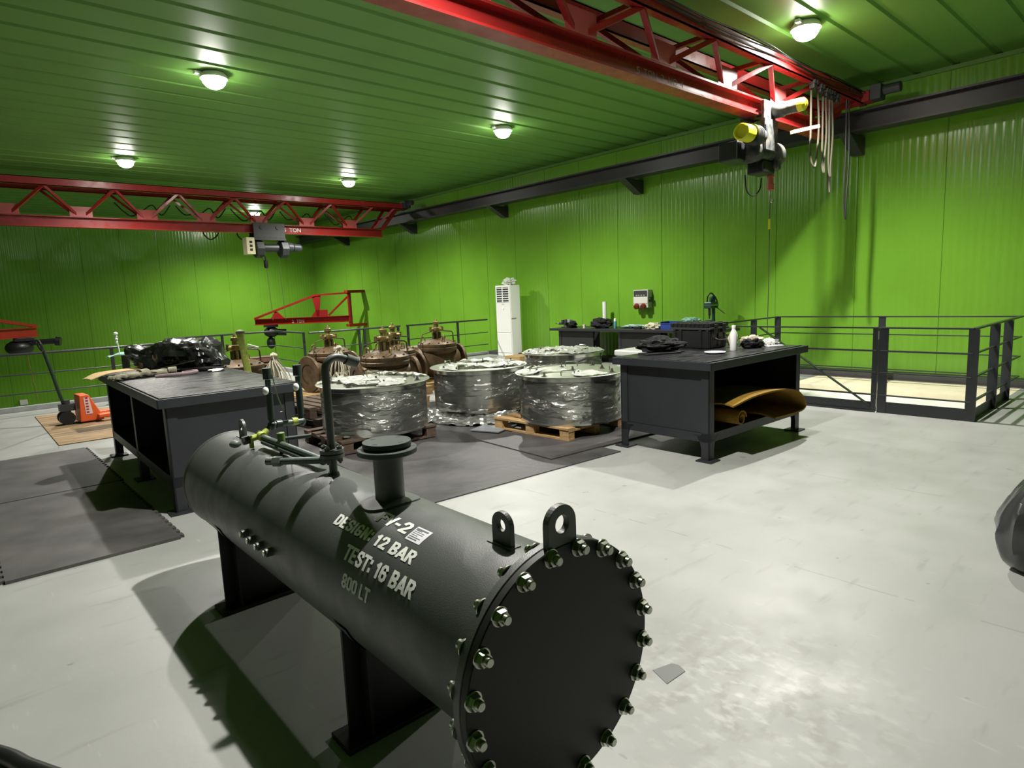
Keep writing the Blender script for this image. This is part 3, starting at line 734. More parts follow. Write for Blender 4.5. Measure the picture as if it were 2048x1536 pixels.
# ------------------------------------------------------------------ the pressure vessel
def vessel():
    ZC, RR, RF = .5877, .2935, .364
    t = thing('pressure_vessel', 'long black horizontal pressure vessel with bolted end cover in the foreground', 'tank', (1.2232, 1.1724, 0), R(-.99))
    def S(s, ang, r=RR):
        return (r*math.cos(ang), s, ZC+r*math.sin(ang))
    AX = Matrix(((1, 0, 0, 0), (0, 0, 1, 0), (0, -1, 0, ZC), (0, 0, 0, 1)))   # local z -> +y
    head = [(RR*math.cos(R(k*9)), 2.86+.135*math.sin(R(k*9))) for k in range(11)]
    MB().lathe([(RR, .058), (RR, 1.0), (RR, 2.0)]+head, 96, AX).build('shell', BLACKP, t, smooth=50)
    MB().lathe([(RR+.001, 2.845), (RR+.004, 2.85), (RR+.004, 2.858), (RR+.001, 2.863)], 96, AX, cap=False).build('weld_seam', BLACKP, t, smooth=True)
    MB().lathe([(RR-.02, .03), (RF-.002, .03), (RF, .032), (RF, .056), (RF-.002, .058), (RR-.02, .058)], 96, AX, cap=False).build('flange', BLACKP, t, smooth=True)
    cover = MB().lathe([(0, 0), (RF-.003, 0), (RF, .003), (RF, .025), (RF-.003, .028), (0, .028)], 96, AX).build('end_cover', COVERP, t, smooth=True)
    # twenty studs with nuts
    b = MB()
    HX = [(.0215*math.cos(R(60*k)), .0215*math.sin(R(60*k))) for k in range(6)]
    def stud(bm, c, flip):
        d = -1 if not flip else 1
        y0 = c[1]
        m = Matrix(((1, 0, 0, c[0]), (0, 0, d, y0), (0, 1, 0, c[2]), (0, 0, 0, 1)))
        bm.lathe([(.027, 0), (.027, .004)], 24, m); bm.lathe([(.024, .004), (.024, .007), (.0205, .02), (.0185, .021)], 6, m)
        bm.lathe([(.0135, .021), (.0135, .034), (.011, .037)], 16, m)
    for k in range(20):
        a = R(188.77-18*k)
        x, z = .345*math.cos(a), ZC+.345*math.sin(a)
        bm = MB(); stud(bm, (x, 0, z), False)
        bm.build('bolt', ZINC, cover, smooth=25)
        bm = MB(); stud(bm, (x, .058, z), True)
        bm.build('bolt_head', ZINC, t, smooth=25)
    # lifting lugs
    def lug(w, h, hole, thick, M, name, par):
        out, hol = [], []
        N = 32; r = w/2
        for i in range(N):
            a = 2*PI*i/N
            hol.append((hole*math.cos(a), h-r+hole*math.sin(a)))
            if math.sin(a) >= 0: out.append((r*math.cos(a), h-r+r*math.sin(a)))
            else:
                k = -math.sin(a); c = math.cos(a)
                mxx = max(abs(c), k); out.append((r*c/mxx, (h-r)*(1-k/mxx)))
        MB().plate_hole(out, hol, thick, M).build(name, BLACKP, par, bevel=.002)
    lug(.112, .145, .026, .022, Matrix(((1, 0, 0, 0), (0, 0, 1, .003), (0, 1, 0, ZC+RF-.03), (0, 0, 0, 1))), 'lifting_lug', cover)
    for s in (.262, 2.62):
        lug(.088, .118, .02, .018, Matrix(((0, 0, 1, -.009), (1, 0, 0, s), (0, 1, 0, ZC+RR-.012), (0, 0, 0, 1))), 'lifting_lug', t)
        MB().box(-.022, s-.056, ZC+RR-.006, .022, s+.056, ZC+RR+.003).build('lug_weld_pad', BLACKP, t)
    # large nozzle with loosely set blind plate
    s = .945; zt = ZC+RR
    M = Matrix.Translation((0, s, 0))
    MB().lathe([(.057, zt-.02), (.057, 1.068)], 40, M).build('nozzle_pipe', BLACKP, t, smooth=True)
    pad = MB()
    N = 40
    rings = [[Vector(S(s+q*math.sin(2*PI*i/N), PI/2+q*math.cos(2*PI*i/N)/RR, RR+.006)) for i in range(N)] for q in (.05, .115)]
    rings.append([Vector(S(s+.118*math.sin(2*PI*i/N), PI/2+.118*math.cos(2*PI*i/N)/RR, RR-.002)) for i in range(N)])
    vv = [[pad.bm.verts.new(c) for c in r] for r in rings]
    for p, q in zip(vv, vv[1:]):
        for i in range(N): pad.bm.faces.new((p[i], p[(i+1) % N], q[(i+1) % N], q[i]))
    pad.build('reinforcing_pad', BLACKP, t, smooth=True)
    GF = mat('green_grey_flange', (.05, .062, .056, 1), .5, 0, .4, .2, 8)
    MB().lathe([(.05, 1.062), (.113, 1.062), (.115, 1.064), (.115, 1.080), (.113, 1.082), (.05, 1.082)], 48, M, cap=False).build('nozzle_flange', GF, t, smooth=True)
    bl = MB().lathe([(0, 1.088), (.093, 1.088), (.094, 1.09), (.094, 1.105), (.093, 1.107), (0, 1.107)], 48, M @ Matrix.Translation((.004, .006, 0))).build('blind_plate', GF, t, smooth=True)
    h = MB()
    for k in range(4): a = R(90*k+20); h.lathe([(.011, 1.1072), (.0, 1.1074)], 16, M @ Matrix.Translation((.004+.07*math.cos(a), .006+.07*math.sin(a), 0)))
    h.build('bolt_hole', INNER, bl)
    h = MB()
    for k in range(8): a = R(45*k+12); h.lathe([(.008, 1.0822), (.0, 1.0824)], 12, M @ Matrix.Translation((.103*math.cos(a), .103*math.sin(a), 0)))
    h.build('flange_hole', INNER, t)
    # vent pipe with gooseneck
    s = 1.437; M = Matrix.Translation((0, s, 0))
    MB().lathe([(.018, zt-.02), (.018, .962)], 24, M).build('vent_stub', BLACKP, t, smooth=True)
    MB().lathe([(.028, zt-.004), (.022, zt+.012)], 24, M).build('stub_weld', BLACKP, t, smooth=True)
    for z in (.960, .982):
        MB().lathe([(.017, z), (.053, z), (.053, z+.017), (.017, z+.017)], 32, M, cap=False).build('vent_flange', BLACKP, t, smooth=True)
    for k in range(4):
        a = R(90*k+35); x, y = .038*math.cos(a), s+.038*math.sin(a)
        MB().cyl((x, y, .935), (x, y, 1.016), .006, seg=10).lathe([(.013, .999), (.013, 1.012)], 6, Matrix.Translation((x, y, 0))).lathe([(.013, .943), (.013, .957)], 6, Matrix.Translation((x, y, 0))).build('flange_bolt', BLACKP, t)
    top = 1.405
    pts = [(0, s, .99), (0, s, 1.2), (0, s, top-.055)]+[(.055-.055*math.cos(R(q)), s, top-.055+.055*math.sin(R(q))) for q in (20, 40, 60, 80, 95, 110)]
    pts += [(.125, s-.0, top-.022)]
    MB().tube(pts, .0175, 16).build('vent_pipe', BLACKP, t, smooth=True)
    MB().cyl((.1, s, top-.012), (.152, s, top-.034), .025, seg=20).build('vent_coupling', BLACKP, t, smooth=True)
    # saddles
    for s in (.9, 2.345):
        w = .27
        poly = [(-w, .02), (w, .02)]
        amax = math.acos(w/RR)
        n = 24
        for i in range(n+1):
            a = -amax-(PI-2*amax)*i/n
            poly.append((RR*math.cos(a), ZC+RR*math.sin(a)))
        sd = MB().prism(poly, .014, Matrix(((1, 0, 0, 0), (0, 0, 1, s-.007), (0, 1, 0, 0), (0, 0, 0, 1)))).build('saddle', COVERP, t)
        MB().box(-.31, s-.075, 0, .31, s+.075, .02).build('base_plate', COVERP, sd, bevel=.003)
        for x in (-.2, .2): MB().box(x-.006, s-.06, .02, x+.006, s+.06, ZC-math.sqrt(RR**2-x*x)).build('rib', COVERP, sd)
        wp = MB()
        wp.grid(30, 2, lambda u, v: Vector(S(s-.06+.12*v, R(-158+136*u), RR+.006)))
        wp.build('wear_plate', BLACKP, sd, smooth=True)
    # four threaded couplings low on the side
    for s, a in ((1.774, 177.5), (1.685, 178.8), (1.585, 178.9), (1.478, 178.5)):
        an = R(a); d = Vector((math.cos(an), 0, math.sin(an))); c = Vector((0, s, ZC))
        MB().cyl(c+d*(RR-.01), c+d*(RR+.028), .019, seg=20).build('coupling', BLACKP, t, smooth=True)
        MB().cyl(c+d*(RR+.028), c+d*(RR+.036), .013, seg=6).build('coupling_plug', ZINC, t)
    # small pipe manifold
    GP = mat('grey_green_pipe_paint', (.10, .125, .11, 1), .4)
    DP = mat('dark_green_pipe_paint', (.02, .035, .028, 1), .4)
    o = Vector((1.2232, 1.1724, 0)); th = R(.99)
    def L(x, y, z):
        dx, dy = x-o.x, y-o.y
        return (dx*math.cos(th)-dy*math.sin(th), dx*math.sin(th)+dy*math.cos(th), z)
    def pc(name, a, b, r, m, seg=14): return MB().cyl(L(*a), L(*b), r, seg=seg).build(name, m, t, smooth=True)
    pc('manifold_pipe', (1.25, 3.45, .935), (1.258, 2.73, .925), .0165, GP)
    pc('drain_pipe', (1.235, 3.40, .915), (1.24, 2.86, .905), .012, GP)
    MB().sphere(L(1.258, 2.725, .925), .024, .024, .024, 14, 8).build('pipe_elbow', GP, t, smooth=True)
    pc('return_pipe', (1.258, 2.725, .925), (1.12, 2.89, .92), .0165, GP)
    pc('pipe_union', (1.125, 2.885, .92), (1.10, 2.915, .92), .025, GP, 6)
    pc('pipe_end', (1.10, 2.915, .92), (1.078, 2.942, .92), .018, GP)
    pc('pipe_joint', (1.25, 3.42, .937), (1.25, 3.48, .94), .026, LIME)
    pc('valve_body', (1.25, 3.46, .94), (1.165, 3.475, .925), .017, LIME)
    pc('valve_nut', (1.19, 3.47, .93), (1.155, 3.472, .925), .024, BLK, 6)
    MB().sphere(L(1.115, 3.468, .918), .032, .024, .021, 14, 8).build('valve_bulb', GP, t, smooth=True)
    pc('valve_stub', (1.2, 3.47, .88), (1.2, 3.47, .93), .012, LIME)
    pc('branch_pipe', (1.25, 3.45, .94), (1.31, 3.46, .985), .014, DP)
    pc('branch_tape', (1.262, 3.452, .95), (1.285, 3.456, .967), .0175, LIME)
    pc('cross_pipe', (1.30, 3.46, .99), (1.49, 3.45, .985), .016, GP)
    for x in (1.34, 1.43): pc('cross_joint', (x, 3.458, .989), (x+.03, 3.457, .988), .022, LIME if x > 1.4 else DP)
    for x, z0 in ((1.316, .99), (1.487, .985)):
        pc('upright_pipe', (x, 3.46, z0), (x, 3.46, 1.24), .015, DP)
        pc('upright_sleeve', (x, 3.46, 1.02), (x, 3.46, 1.17), .019, DP)
        pc('upright_socket', (x, 3.46, 1.245), (x, 3.46, 1.305), .024, DP)
        MB().sphere(L(x-.028, 3.43, 1.185), .017, .017, .022, 12, 8).build('white_cap', WHITE, t, smooth=True)
        MB().sphere(L(x, 3.46, z0-.005), .025, .025, .025, 12, 8).build('pipe_elbow', DP, t, smooth=True)
    MB().tube(arc_pts([L(1.335, 3.44, 1.27), L(1.35, 3.43, 1.15), L(1.37, 3.42, 1.07), L(1.352, 3.42, 1.06)], 6), .003, 6).build('tie_wire', ZINC, t)
    pc('green_valve_stub', (1.26, 3.2, .87), (1.26, 3.2, .93), .016, DP)
    pc('green_valve', (1.26, 3.2, .925), (1.257, 3.2, .99), .02, mat('leaf_green_valve', (.10, .16, .03, 1), .5))
    pc('green_valve_handle', (1.27, 3.2, .955), (1.40, 3.16, .955), .011, DP)
    # stencilled lettering wrapped on the shell
    def wrap(s0, a0):
        return lambda x, y: S(s0-x, R(a0)-y/RR, RR+.0016)
    for txt, s0, s1, at, ab in (('FV-2', .835, .635, 106.6, 116.3), ('DESIGN: 12 BAR', 1.045, .497, 123.6, 132.3), ('TEST: 16 BAR', .866, .416, 139.6, 149.9), ('800 LT', .826, .636, 157.8, 167.0)):
        h = R(ab-at)*RR
        k = (s0-s1)/word_len(txt); x = 0
        for wd in txt.split(' '):
            x = stencil('lettering', wd, h, k, LETTER, wrap(s0, ab), t, x)+.30*k
    # sticker
    st = MB().grid(2, 6, lambda u, v: Vector(S(.615-.087*u, R(106.5+12.4*v), RR+.0012))).build('sticker', mat('white_label_paper', (.72, .72, .74, 1), .5), t)
    for i, (w, m) in enumerate(((.9, .006), (.5, .003), (.8, .002), (.8, .002), (.5, .002), (.85, .003), (.7, .004))):
        v = .1+.12*i
        MB().grid(2, 1, lambda p, q: Vector(S(.609-.075*w*p, R(106.5+12.4*(v+q*m/.062)), RR+.0018))).build('printed_line', mat('label_ink', (.12, .12, .16, 1), .6), st)
vessel()

# ------------------------------------------------------------------ steel workbenches
def workbench(label, loc, rotz, w, d, H, ledge, legs, shelf_z, closed, open_side):
    """w along local x, d along local y; near corner at the local origin"""
    t = thing('workbench', label, 'workbench', loc, rotz)
    ap = .075; ov = .05
    b = MB(); b.box(0, 0, H-ap, w, .014, H).box(0, d-.014, H-ap, w, d, H).box(0, 0, H-ap, .014, d, H).box(w-.014, 0, H-ap, w, d, H)
    b.box(.014, .014, H-.02, w-.014, d-.014, H-.006)
    b.build('tabletop_frame', TABLEP, t, bevel=.003)
    MB().box(.03, .06, H-.006, w-.03, d-.03, H+.004).build('rubber_top', RUBTOP, t, bevel=.002)
    lw = .085
    for x, y in legs:
        sx = 1 if x < w/2 else -1; sy = 1 if y < d/2 else -1
        x0 = x; y0 = y
        b = MB()
        b.box(min(x0, x0+sx*lw), min(y0, y0+sy*.012), .012, max(x0, x0+sx*lw), max(y0, y0+sy*.012), H-ap)
        b.box(min(x0, x0+sx*.012), min(y0, y0+sy*lw), .012, max(x0, x0+sx*.012), max(y0, y0+sy*lw), H-ap)
        # curved brackets from the leg to the shelf rail
        for ax in (0, 1):
            poly = [(lw, shelf_z-.02), (lw+.09, shelf_z-.02), (lw+.045, shelf_z-.045), (lw+.015, shelf_z-.09), (lw, shelf_z-.15)]
            if ax == 0: M = Matrix(((sx, 0, 0, x0), (0, 0, sy, y0), (0, 1, 0, 0), (0, 0, 0, 1)))
            else: M = Matrix(((0, 0, sx, x0), (sy, 0, 0, y0), (0, 1, 0, 0), (0, 0, 0, 1)))
            b.prism(poly, .012, M)
        lg = b.build('leg', TABLEP, t)
        MB().box(x0-.05 if sx > 0 else x0-lw-.03, y0-.05 if sy > 0 else y0-lw-.03, 0, x0+lw+.03 if sx > 0 else x0+.05, y0+lw+.03 if sy > 0 else y0+.05, .014).build('foot_plate', TABLEP, lg)
    xs = [p[0] for p in legs]; ys = [p[1] for p in legs]; ax0, ax1, ay0, ay1 = min(xs), max(xs), min(ys), max(ys)
    MB().box(ax0+.004, ay0+.004, shelf_z-.02, ax1-.004, ay1-.004, shelf_z).build('shelf', INNER, t)
    r = MB()
    for y in (ay0, ay1-.012): r.box(ax0+.01, y, shelf_z-.085, ax1-.01, y+.012, shelf_z+.0)
    for x in (ax0, ax1-.012): r.box(x, ay0+.01, shelf_z-.085, x+.012, ay1-.01, shelf_z+.0)
    r.build('shelf_rail', TABLEP, t)
    for side in closed:
        p = MB()
        if side == 'y0': p.box(ax0+.06, ay0+.012, shelf_z, ax1-.06, ay0+.018, H-ap)
        if side == 'y1': p.box(ax0+.06, ay1-.018, shelf_z, ax1-.06, ay1-.012, H-ap)
        if side == 'x0': p.box(ax0+.012, ay0+.06, shelf_z, ax0+.018, ay1-.06, H-ap)
        if side == 'x1': p.box(ax1-.018, ay0+.06, shelf_z, ax1-.012, ay1-.06, H-ap)
        p.build('side_panel', TABLEP, t)
    return t
H = .95
# left bench: long side along y, open towards -x
tb = workbench('long charcoal steel workbench at left with black wrapped bundle on top', (1.205, 5.46, 0), R(-2), 1.16, 3.0, H, 0,
               [(.06, .06), (1.10, .06), (.06, 1.52), (.06, 2.94), (1.10, 2.94)], .30, ('y0', 'y1', 'x1'), 'x0')
MB().box(.065, 1.47, .30, 1.08, 1.49, H-.08).build('divider', TABLEP, tb)
# right bench: long side along x, open towards -y
workbench('charcoal steel workbench at right with a black hard case on top', (5.18, 3.04, 0), R(-1.5), 1.93, 1.17, H, 0,
          [(.06, .06), (1.87, .06), (.06, 1.11), (1.87, 1.11)], .27, ('x0', 'y1', 'x1'), 'y0')

def wall_bench():
    t = thing('workbench', 'black workbench against the right wall under the socket box', 'workbench', (10.85, 6.3, 0))
    d, L, h = .95, 4.35, .80
    MB().box(0, 0, h-.055, d, L, h).build('tabletop', TABLEP, t, bevel=.004)
    for y0, y1 in ((3.05, 4.12), (1.25, 2.35), (.1, .6)):
        b = MB().box(.1, y0, 0, .12, y1, h-.055).box(.1, y0, 0, .3, y0+.02, h-.055).box(.1, y1-.02, 0, .3, y1, h-.055)
        b.build('pedestal', INNER, t)
        MB().box(.09, y1-.06, 0, .14, y1+.01, h-.055).build('leg', TABLEP, t)
    MB().prism([(2.9, .745), (3.05, .745), (3.05, .53)], .02, Matrix(((0, 0, 1, .11), (1, 0, 0, 0), (0, 1, 0, 0), (0, 0, 0, 1)))).build('corner_brace', TABLEP, t)
wall_bench()

# ------------------------------------------------------------------ things on the right bench
def hull(name, pts_r, m, label, cat, loc, rotz=0, group=None, smooth=True):
    pass
def crumple(rng, amp, sc):
    off = Vector((rng*13.7, rng*7.1, rng*3.3))
    def f(d):
        n = noise.noise(d*sc+off)
        r = abs(noise.noise(d*sc*2.3+off))
        return 1+amp*n-amp*.9*r
    return f
def case():
    t = thing('hard_case', 'large black ribbed hard equipment case on the right workbench', 'case', (6.27, 3.70, H+.004), R(-3))
    w, d = .36, .52
    b = MB()
    prof = [(0, 0), (.02, 0)]
    b.box(.012, .012, 0, w-.012, d-.012, .215)
    b.build('case_body', BLK, t, bevel=.02)
    for y in (.04, .13, .39, .47): MB().box(0, y-.018, .01, .03, y+.018, .21).build('body_rib', BLK, t, bevel=.006)
    for x in (.06, .18, .30): MB().box(x-.016, 0, .01, x+.016, .03, .21).build('body_rib', BLK, t, bevel=.006)
    MB().box(-.006, -.006, .212, w+.006, d+.006, .235).build('seal_lip', mat('dark_grey_plastic', (.035, .034, .034, 1), .5), t, bevel=.004)
    l = MB().box(0, 0, .235, w, d, .285)
    for i in range(9): y = .03+i*.0575; l.box(-.008, y-.008, .235, .01, y+.008, .28)
    for i in range(5): y = .06+i*.1; l.box(.05, y-.02, .285, w-.05, y+.02, .292)
    l.build('case_lid', BLK, t, bevel=.006)
    for x in (.1, .26): MB().box(x-.03, -.02, .17, x+.03, -.004, .27).build('latch', BLK, t, bevel=.005)
    MB().tube(arc_pts([(.08, -.012, .12), (.1, -.04, .1), (.18, -.05, .095), (.26, -.04, .1), (.28, -.012, .12)], 5), .01, 8).build('carry_handle', BLK, t, smooth=True)
    return t
case()
def soft(name, label, cat, c, rx, ry, rz, m, seed, amp=.35, sc=2.2, rotz=0, u=40, v=22, group=None, smooth=30):
    f = crumple(seed, amp, sc)
    o = MB().sphere((0, 0, rz*.75), rx, ry, rz, u, v, f)
    for vert in o.bm.verts: vert.co.z = max(vert.co.z, 0.002)
    ob = o.build(name, m, smooth=smooth)
    ob.location = c; ob.rotation_euler = (0, 0, rotz)
    return tag(ob, label, cat, group)
soft('folded_jacket', 'crumpled black cloth bag at the left end of the right workbench', 'bag', (5.78, 4.0, H+.004), .27, .15, .085, BLKM, 3, .4, 2.6, R(-28))
tag(MB().box(-.2, -.1, 0, .2, .1, .018).build('black_folder', BLK, bevel=.003, loc=(5.66, 3.93, H+.004), rotz=R(-25)), 'flat black folder under the crumpled cloth bag', 'folder')
D.objects['folded_jacket'].location.z = H+.022
def bottle():
    t = thing('water_bottle', 'white steel water bottle beside the black hard case', 'bottle', (6.27, 3.42, H+.004))
    MB().lathe([(0, 0), (.034, 0), (.037, .004), (.037, .165), (.034, .185), (.022, .215), (.018, .225), (.018, .232)], 32).build('bottle_body', mat('glossy_white_bottle', (.95, .95, .94, 1), .4), t, smooth=True)
    MB().lathe([(.0195, .23), (.0205, .234), (.0205, .262), (.017, .267), (0, .267)], 28).build('bottle_cap', WHITE, t, smooth=True)
bottle()
def plate():
    t = thing('paper_plate', 'white paper plate on the right workbench in front of the case', 'plate', (5.93, 3.44, H+.004))
    MB().lathe([(0, .002), (.07, .002), (.085, .006), (.105, .016), (.107, .0175), (.086, .0085), (.07, .0045), (0, .0045)], 40).build('plate_disc', mat('white_paper', (.85, .85, .83, 1), .6), t, smooth=True)
plate()
soft('black_pouch', 'small black crumpled pouch right of the white bottle', 'bag', (6.6, 3.38, H+.004), .14, .085, .06, BLKM, 8, .4, 2.5, R(-35))
soft('paper_bag', 'upright crumpled cream paper bag behind the white bottle', 'bag', (6.62, 3.62, H+.004), .05, .06, .10, CREAM, 4, .3, 2)
soft('cream_rags', 'heap of crumpled cream rags near the far end of the right workbench', 'rags', (6.82, 3.5, H+.004), .12, .12, .07, CREAM, 9, .45, 2.6)
soft('white_tissue', 'crumpled white tissue beside the cream rags', 'tissue', (6.88, 3.33, H+.004), .06, .07, .05, WHITE, 12, .45, 3)
tag(MB().box(-.1, -.04, 0, .1, .04, .015).build('white_tray', WHITE, bevel=.004, loc=(6.82, 3.24, H+.004), rotz=R(-25)), 'flat white foam tray along the front edge of right workbench', 'tray')
for i, (x, y, lab) in enumerate(((6.93, 3.42, 'clear plastic cup lying at the far end, left one'), (6.99, 3.36, 'clear plastic cup lying at the far end, right one'))):
    c = MB().lathe([(.024, 0), (.026, .002), (.034, .09), (.0355, .092), (.033, .09), (.025, .004), (0, .004)], 28, Matrix.Rotation(R(90), 4, 'Y') @ Matrix.Rotation(R(0), 4, 'Z'), cap=False).build('plastic_cup', mat_film('clear_cup', (.8, .85, .78, 1), .25, 8, (1, 1, 1), .2) if i == 0 else D.materials['clear_cup'], smooth=True)
    c.location = (x, y, H+.04); c.rotation_euler = (0, 0, R(-60-20*i)); tag(c, lab, 'cup', 'plastic cups on the right workbench')
def foam():
    t = thing('rolled_foam_sheet', 'mustard foam sheet bulging out of the shelf of the right workbench', 'foam', (5.40, 3.1, .272), R(-1.5))
    # cross section in x,z : a folded thick sheet lying on the shelf and hanging over the front
    def prof(u):
        P = [(.0, .24), (.35, .285), (.8, .285), (1.15, .235), (1.32, .13), (1.38, .04), (1.25, .0), (.8, .0)]
        return P
    path = arc_pts([(x, 0, z) for x, z in prof(0)], 6)
    bm = MB(); n = len(path)-1
    def fn(u, v):
        p = path[min(int(round(u*n)), n)]
        sag = -.16+.55*v
        return Vector((p.x+.03*math.sin(v*5), sag-.06*math.sin(u*PI), p.z+.02+.012*math.sin(v*7+u*5)))
    bm.grid(n, 12, fn, .016)
    bm.build('folded_sheet', MUSTARD, t, smooth=45)
    rl = [(.12+.085*(1-k*.035)*math.cos(k*.42), 0, .10+.075*(1-k*.035)*math.sin(k*.42)) for k in range(22)]
    bm = MB(); bm.grid(21, 4, lambda u, v: Vector((rl[int(round(u*21))][0]+.14, -.1+.5*v, rl[int(round(u*21))][2]-.005)), .012)
    bm.build('inner_roll', MUSTARD, t, smooth=45)
foam()

# ------------------------------------------------------------------ things on the left bench
def wrapped_bundle():
    def itp(u, T):
        for (a, p), (b, q) in zip(T, T[1:]):
            if u <= b: return p+(q-p)*(u-a)/(b-a)
        return T[-1][1]
    TOP = [(0, .285), (.08, .29), (.2, .25), (.35, .30), (.55, .345), (.75, .33), (.85, .34), (.93, .25), (1, .10)]
    BOT = [(0, .225), (.1, .13), (.22, .04), (.3, 0), (1, 0)]
    WID = [(0, .03), (.06, .14), (.25, .20), (.5, .24), (.8, .24), (.93, .19), (1, .09)]
    def shape(u, v):
        x = -.62+1.14*u; z0, z1, wd = itp(u, BOT), itp(u, TOP), itp(u, WID)
        a = 2*PI*v; c, q = math.cos(a), math.sin(a)
        y = wd*math.copysign(abs(c)**.7, c); z = (z0+z1)/2+(z1-z0)/2*math.copysign(abs(q)**.7, q)
        p = Vector((x*3, y*5, z*7))
        n = noise.noise(p)*.04-abs(noise.noise(p*1.7+Vector((3, 1, 2))))*.075+abs(noise.noise(p*3.6))*.03+.012
        d = Vector((0, c, q*.8))*n
        return Vector((x+noise.noise(p*1.3)*.03, y+d.y, max(.006, z+d.z)))
    o = MB().grid(84, 48, shape)
    bmesh.ops.remove_doubles(o.bm, verts=o.bm.verts, dist=1e-4)
    bmesh.ops.holes_fill(o.bm, edges=[e for e in o.bm.edges if e.is_boundary], sides=0)
    ob = o.build('wrapped_bundle', BAG, smooth=24)
    ob.location = (2.04, 7.93, H+.004); ob.rotation_euler = (0, 0, R(-46))
    tag(ob, 'long bundle wrapped in shiny black plastic lying on the left workbench', 'bundle')
wrapped_bundle()
def board():
    o = MB().grid(16, 3, lambda u, v: Vector((-.34+.68*u, -.11+.22*v*(1-.3*max(0, .25-u)*4), .03-.085*max(0, .35-u)**1.6*3+.012*math.sin(v*3))), .008)
    ob = o.build('bent_cardboard', TAN, smooth=True); ob.location = (1.42, 8.05, H+.015); ob.rotation_euler = (0, 0, R(22))
    tag(ob, 'bent tan cardboard strip hanging over the far corner of left workbench', 'cardboard')
board()
def gloves():
    for i, (x, y, rz, lab) in enumerate(((1.44, 7.42, 20, 'grey leather work glove at the edge of left workbench'), (1.70, 7.42, -12, 'grey leather work glove nearer the black wrapped bundle'))):
        t = thing('work_glove', lab, 'glove', (x, y, H+.004), R(rz), 'leather work gloves')
        f = crumple(20+i, .25, 2)
        bm = MB().sphere((0, 0, .03), .12, .075, .04, 24, 14, f)
        for v in bm.bm.verts: v.co.z = max(.002, v.co.z)
        bm.build('palm', LEATHER, t, smooth=35)
        for k in range(4):
            yy = -.055+.036*k
            MB().tube(arc_pts([(-.09, yy, .03), (-.14, yy*1.15, .045-.008*k), (-.18, yy*1.3, .03), (-.205+.012*abs(k-1.5), yy*1.35, .016)], 4), [.02]*13, 8).build('finger', LEATHER, t, smooth=True)
        MB().tube(arc_pts([(-.02, .06, .03), (-.06, .105, .035), (-.1, .12, .02)], 4), .02, 8).build('thumb', LEATHER, t, smooth=True)
        MB().lathe([(.068, 0), (.08, .08), (.076, .08), (.062, 0)], 20, Matrix.Translation((.08, 0, .045)) @ Matrix.Rotation(R(90), 4, 'Y') @ Matrix.Diagonal((.5, 1, 1, 1)), cap=False).build('cuff', LEATHER, t, smooth=True)
gloves()
tag(MB().bar((-.3, 0, .02), (.3, 0, .13), .09, .008).build('steel_strip', mat('dull_dark_steel', (.05, .045, .035, 1), .5), loc=(1.78, 7.5, H+.004), rotz=R(-42)), 'dull dark flat bar leaning against the black wrapped bundle', 'metal strip')
tag(MB().tube(arc_pts([(-.25, .02, .012), (-.1, -.03, .02), (.05, -.02, .02), (.13, .02, .025), (.12, .08, .03), (.0, .09, .02)], 6), .016, 8).build('pink_strap', mat('faded_pink_strap', (.33, .24, .25, 1), .8), smooth=True, loc=(1.86, 7.18, H+.004), rotz=R(-10)), 'faded pink lifting strap in front of the black wrapped bundle', 'strap')
tag(MB().tube(arc_pts([(-.25, .0, .02), (-.1, .04, .02), (.02, .0, .03), (.16, .03, .02), (.28, -.02, .02)], 6), .022, 8).build('dark_hose', BLKM, smooth=True, loc=(2.06, 7.42, H+.004), rotz=R(-28)), 'short dark cloth sling along the foot of the black wrapped bundle', 'sling')
tag(MB().tube(arc_pts([(-.08, 0, .012), (0, .02, .016), (.08, 0, .014), (.05, -.04, .014), (-.05, -.035, .012)], 6), .012, 8).build('steel_shackle', ZINC, smooth=True, loc=(2.2, 7.22, H+.004), rotz=R(0)), 'small bright steel shackle at the right end of wrapped bundle', 'shackle')

# ------------------------------------------------------------------ things on the wall bench
HB = .80
def vise():
    t = thing('bench_vise', 'dark bench vise at the left end of the wall bench', 'vise', (11.12, 10.35, HB), R(90))
    MB().box(-.09, -.07, 0, .09, .07, .03).lathe([(.06, .03), (.05, .07)], 20).build('base', HDARK, t, bevel=.006)
    MB().box(-.05, -.055, .07, .2, .055, .13).build('slide', HDARK, t, bevel=.012)
    MB().box(-.08, -.085, .11, -.02, .085, .2).build('fixed_jaw', HDARK, t, bevel=.01)
    MB().box(.03, -.085, .11, .08, .085, .19).build('moving_jaw', HDARK, t, bevel=.01)
    MB().cyl((.2, 0, .1), (.26, 0, .1), .02).cyl((.25, -.1, .1), (.25, .1, .1), .008).build('screw_handle', ZINC, t, smooth=True)
    MB().box(-.16, -.05, .12, -.08, .05, .2).build('anvil', mat('grey_anvil', (.25, .26, .25, 1), .5), t, bevel=.01)
vise()
soft('vise_rag', 'black rag draped beside the vise on the wall bench', 'rag', (11.1, 10.12, HB), .12, .1, .09, BLKM, 31, .4, 2.4)
tag(MB().lathe([(.028, 0), (.036, .09), (.034, .09), (.027, .004), (0, .004)], 24, cap=False).build('paper_cup', CREAM, smooth=True, loc=(11.05, 9.72, HB)), 'small paper cup between the vise and the black bag', 'cup')
soft('black_bag', 'black soft bag in the middle of the wall bench', 'bag', (11.2, 9.35, HB), .2, .28, .13, BLKM, 33, .35, 2.2, 0)
def tube_roll():
    o = MB().lathe([(.035, 0), (.048, 0), (.048, .58), (.035, .58)], 28, cap=False).lathe([(.0, .3), (.035, .3)], 28, cap=False).build('white_pipe', WHITE, smooth=True, loc=(11.62, 9.58, HB))
    tag(o, 'tall white plastic pipe standing at the back of the wall bench', 'pipe')
tube_roll()
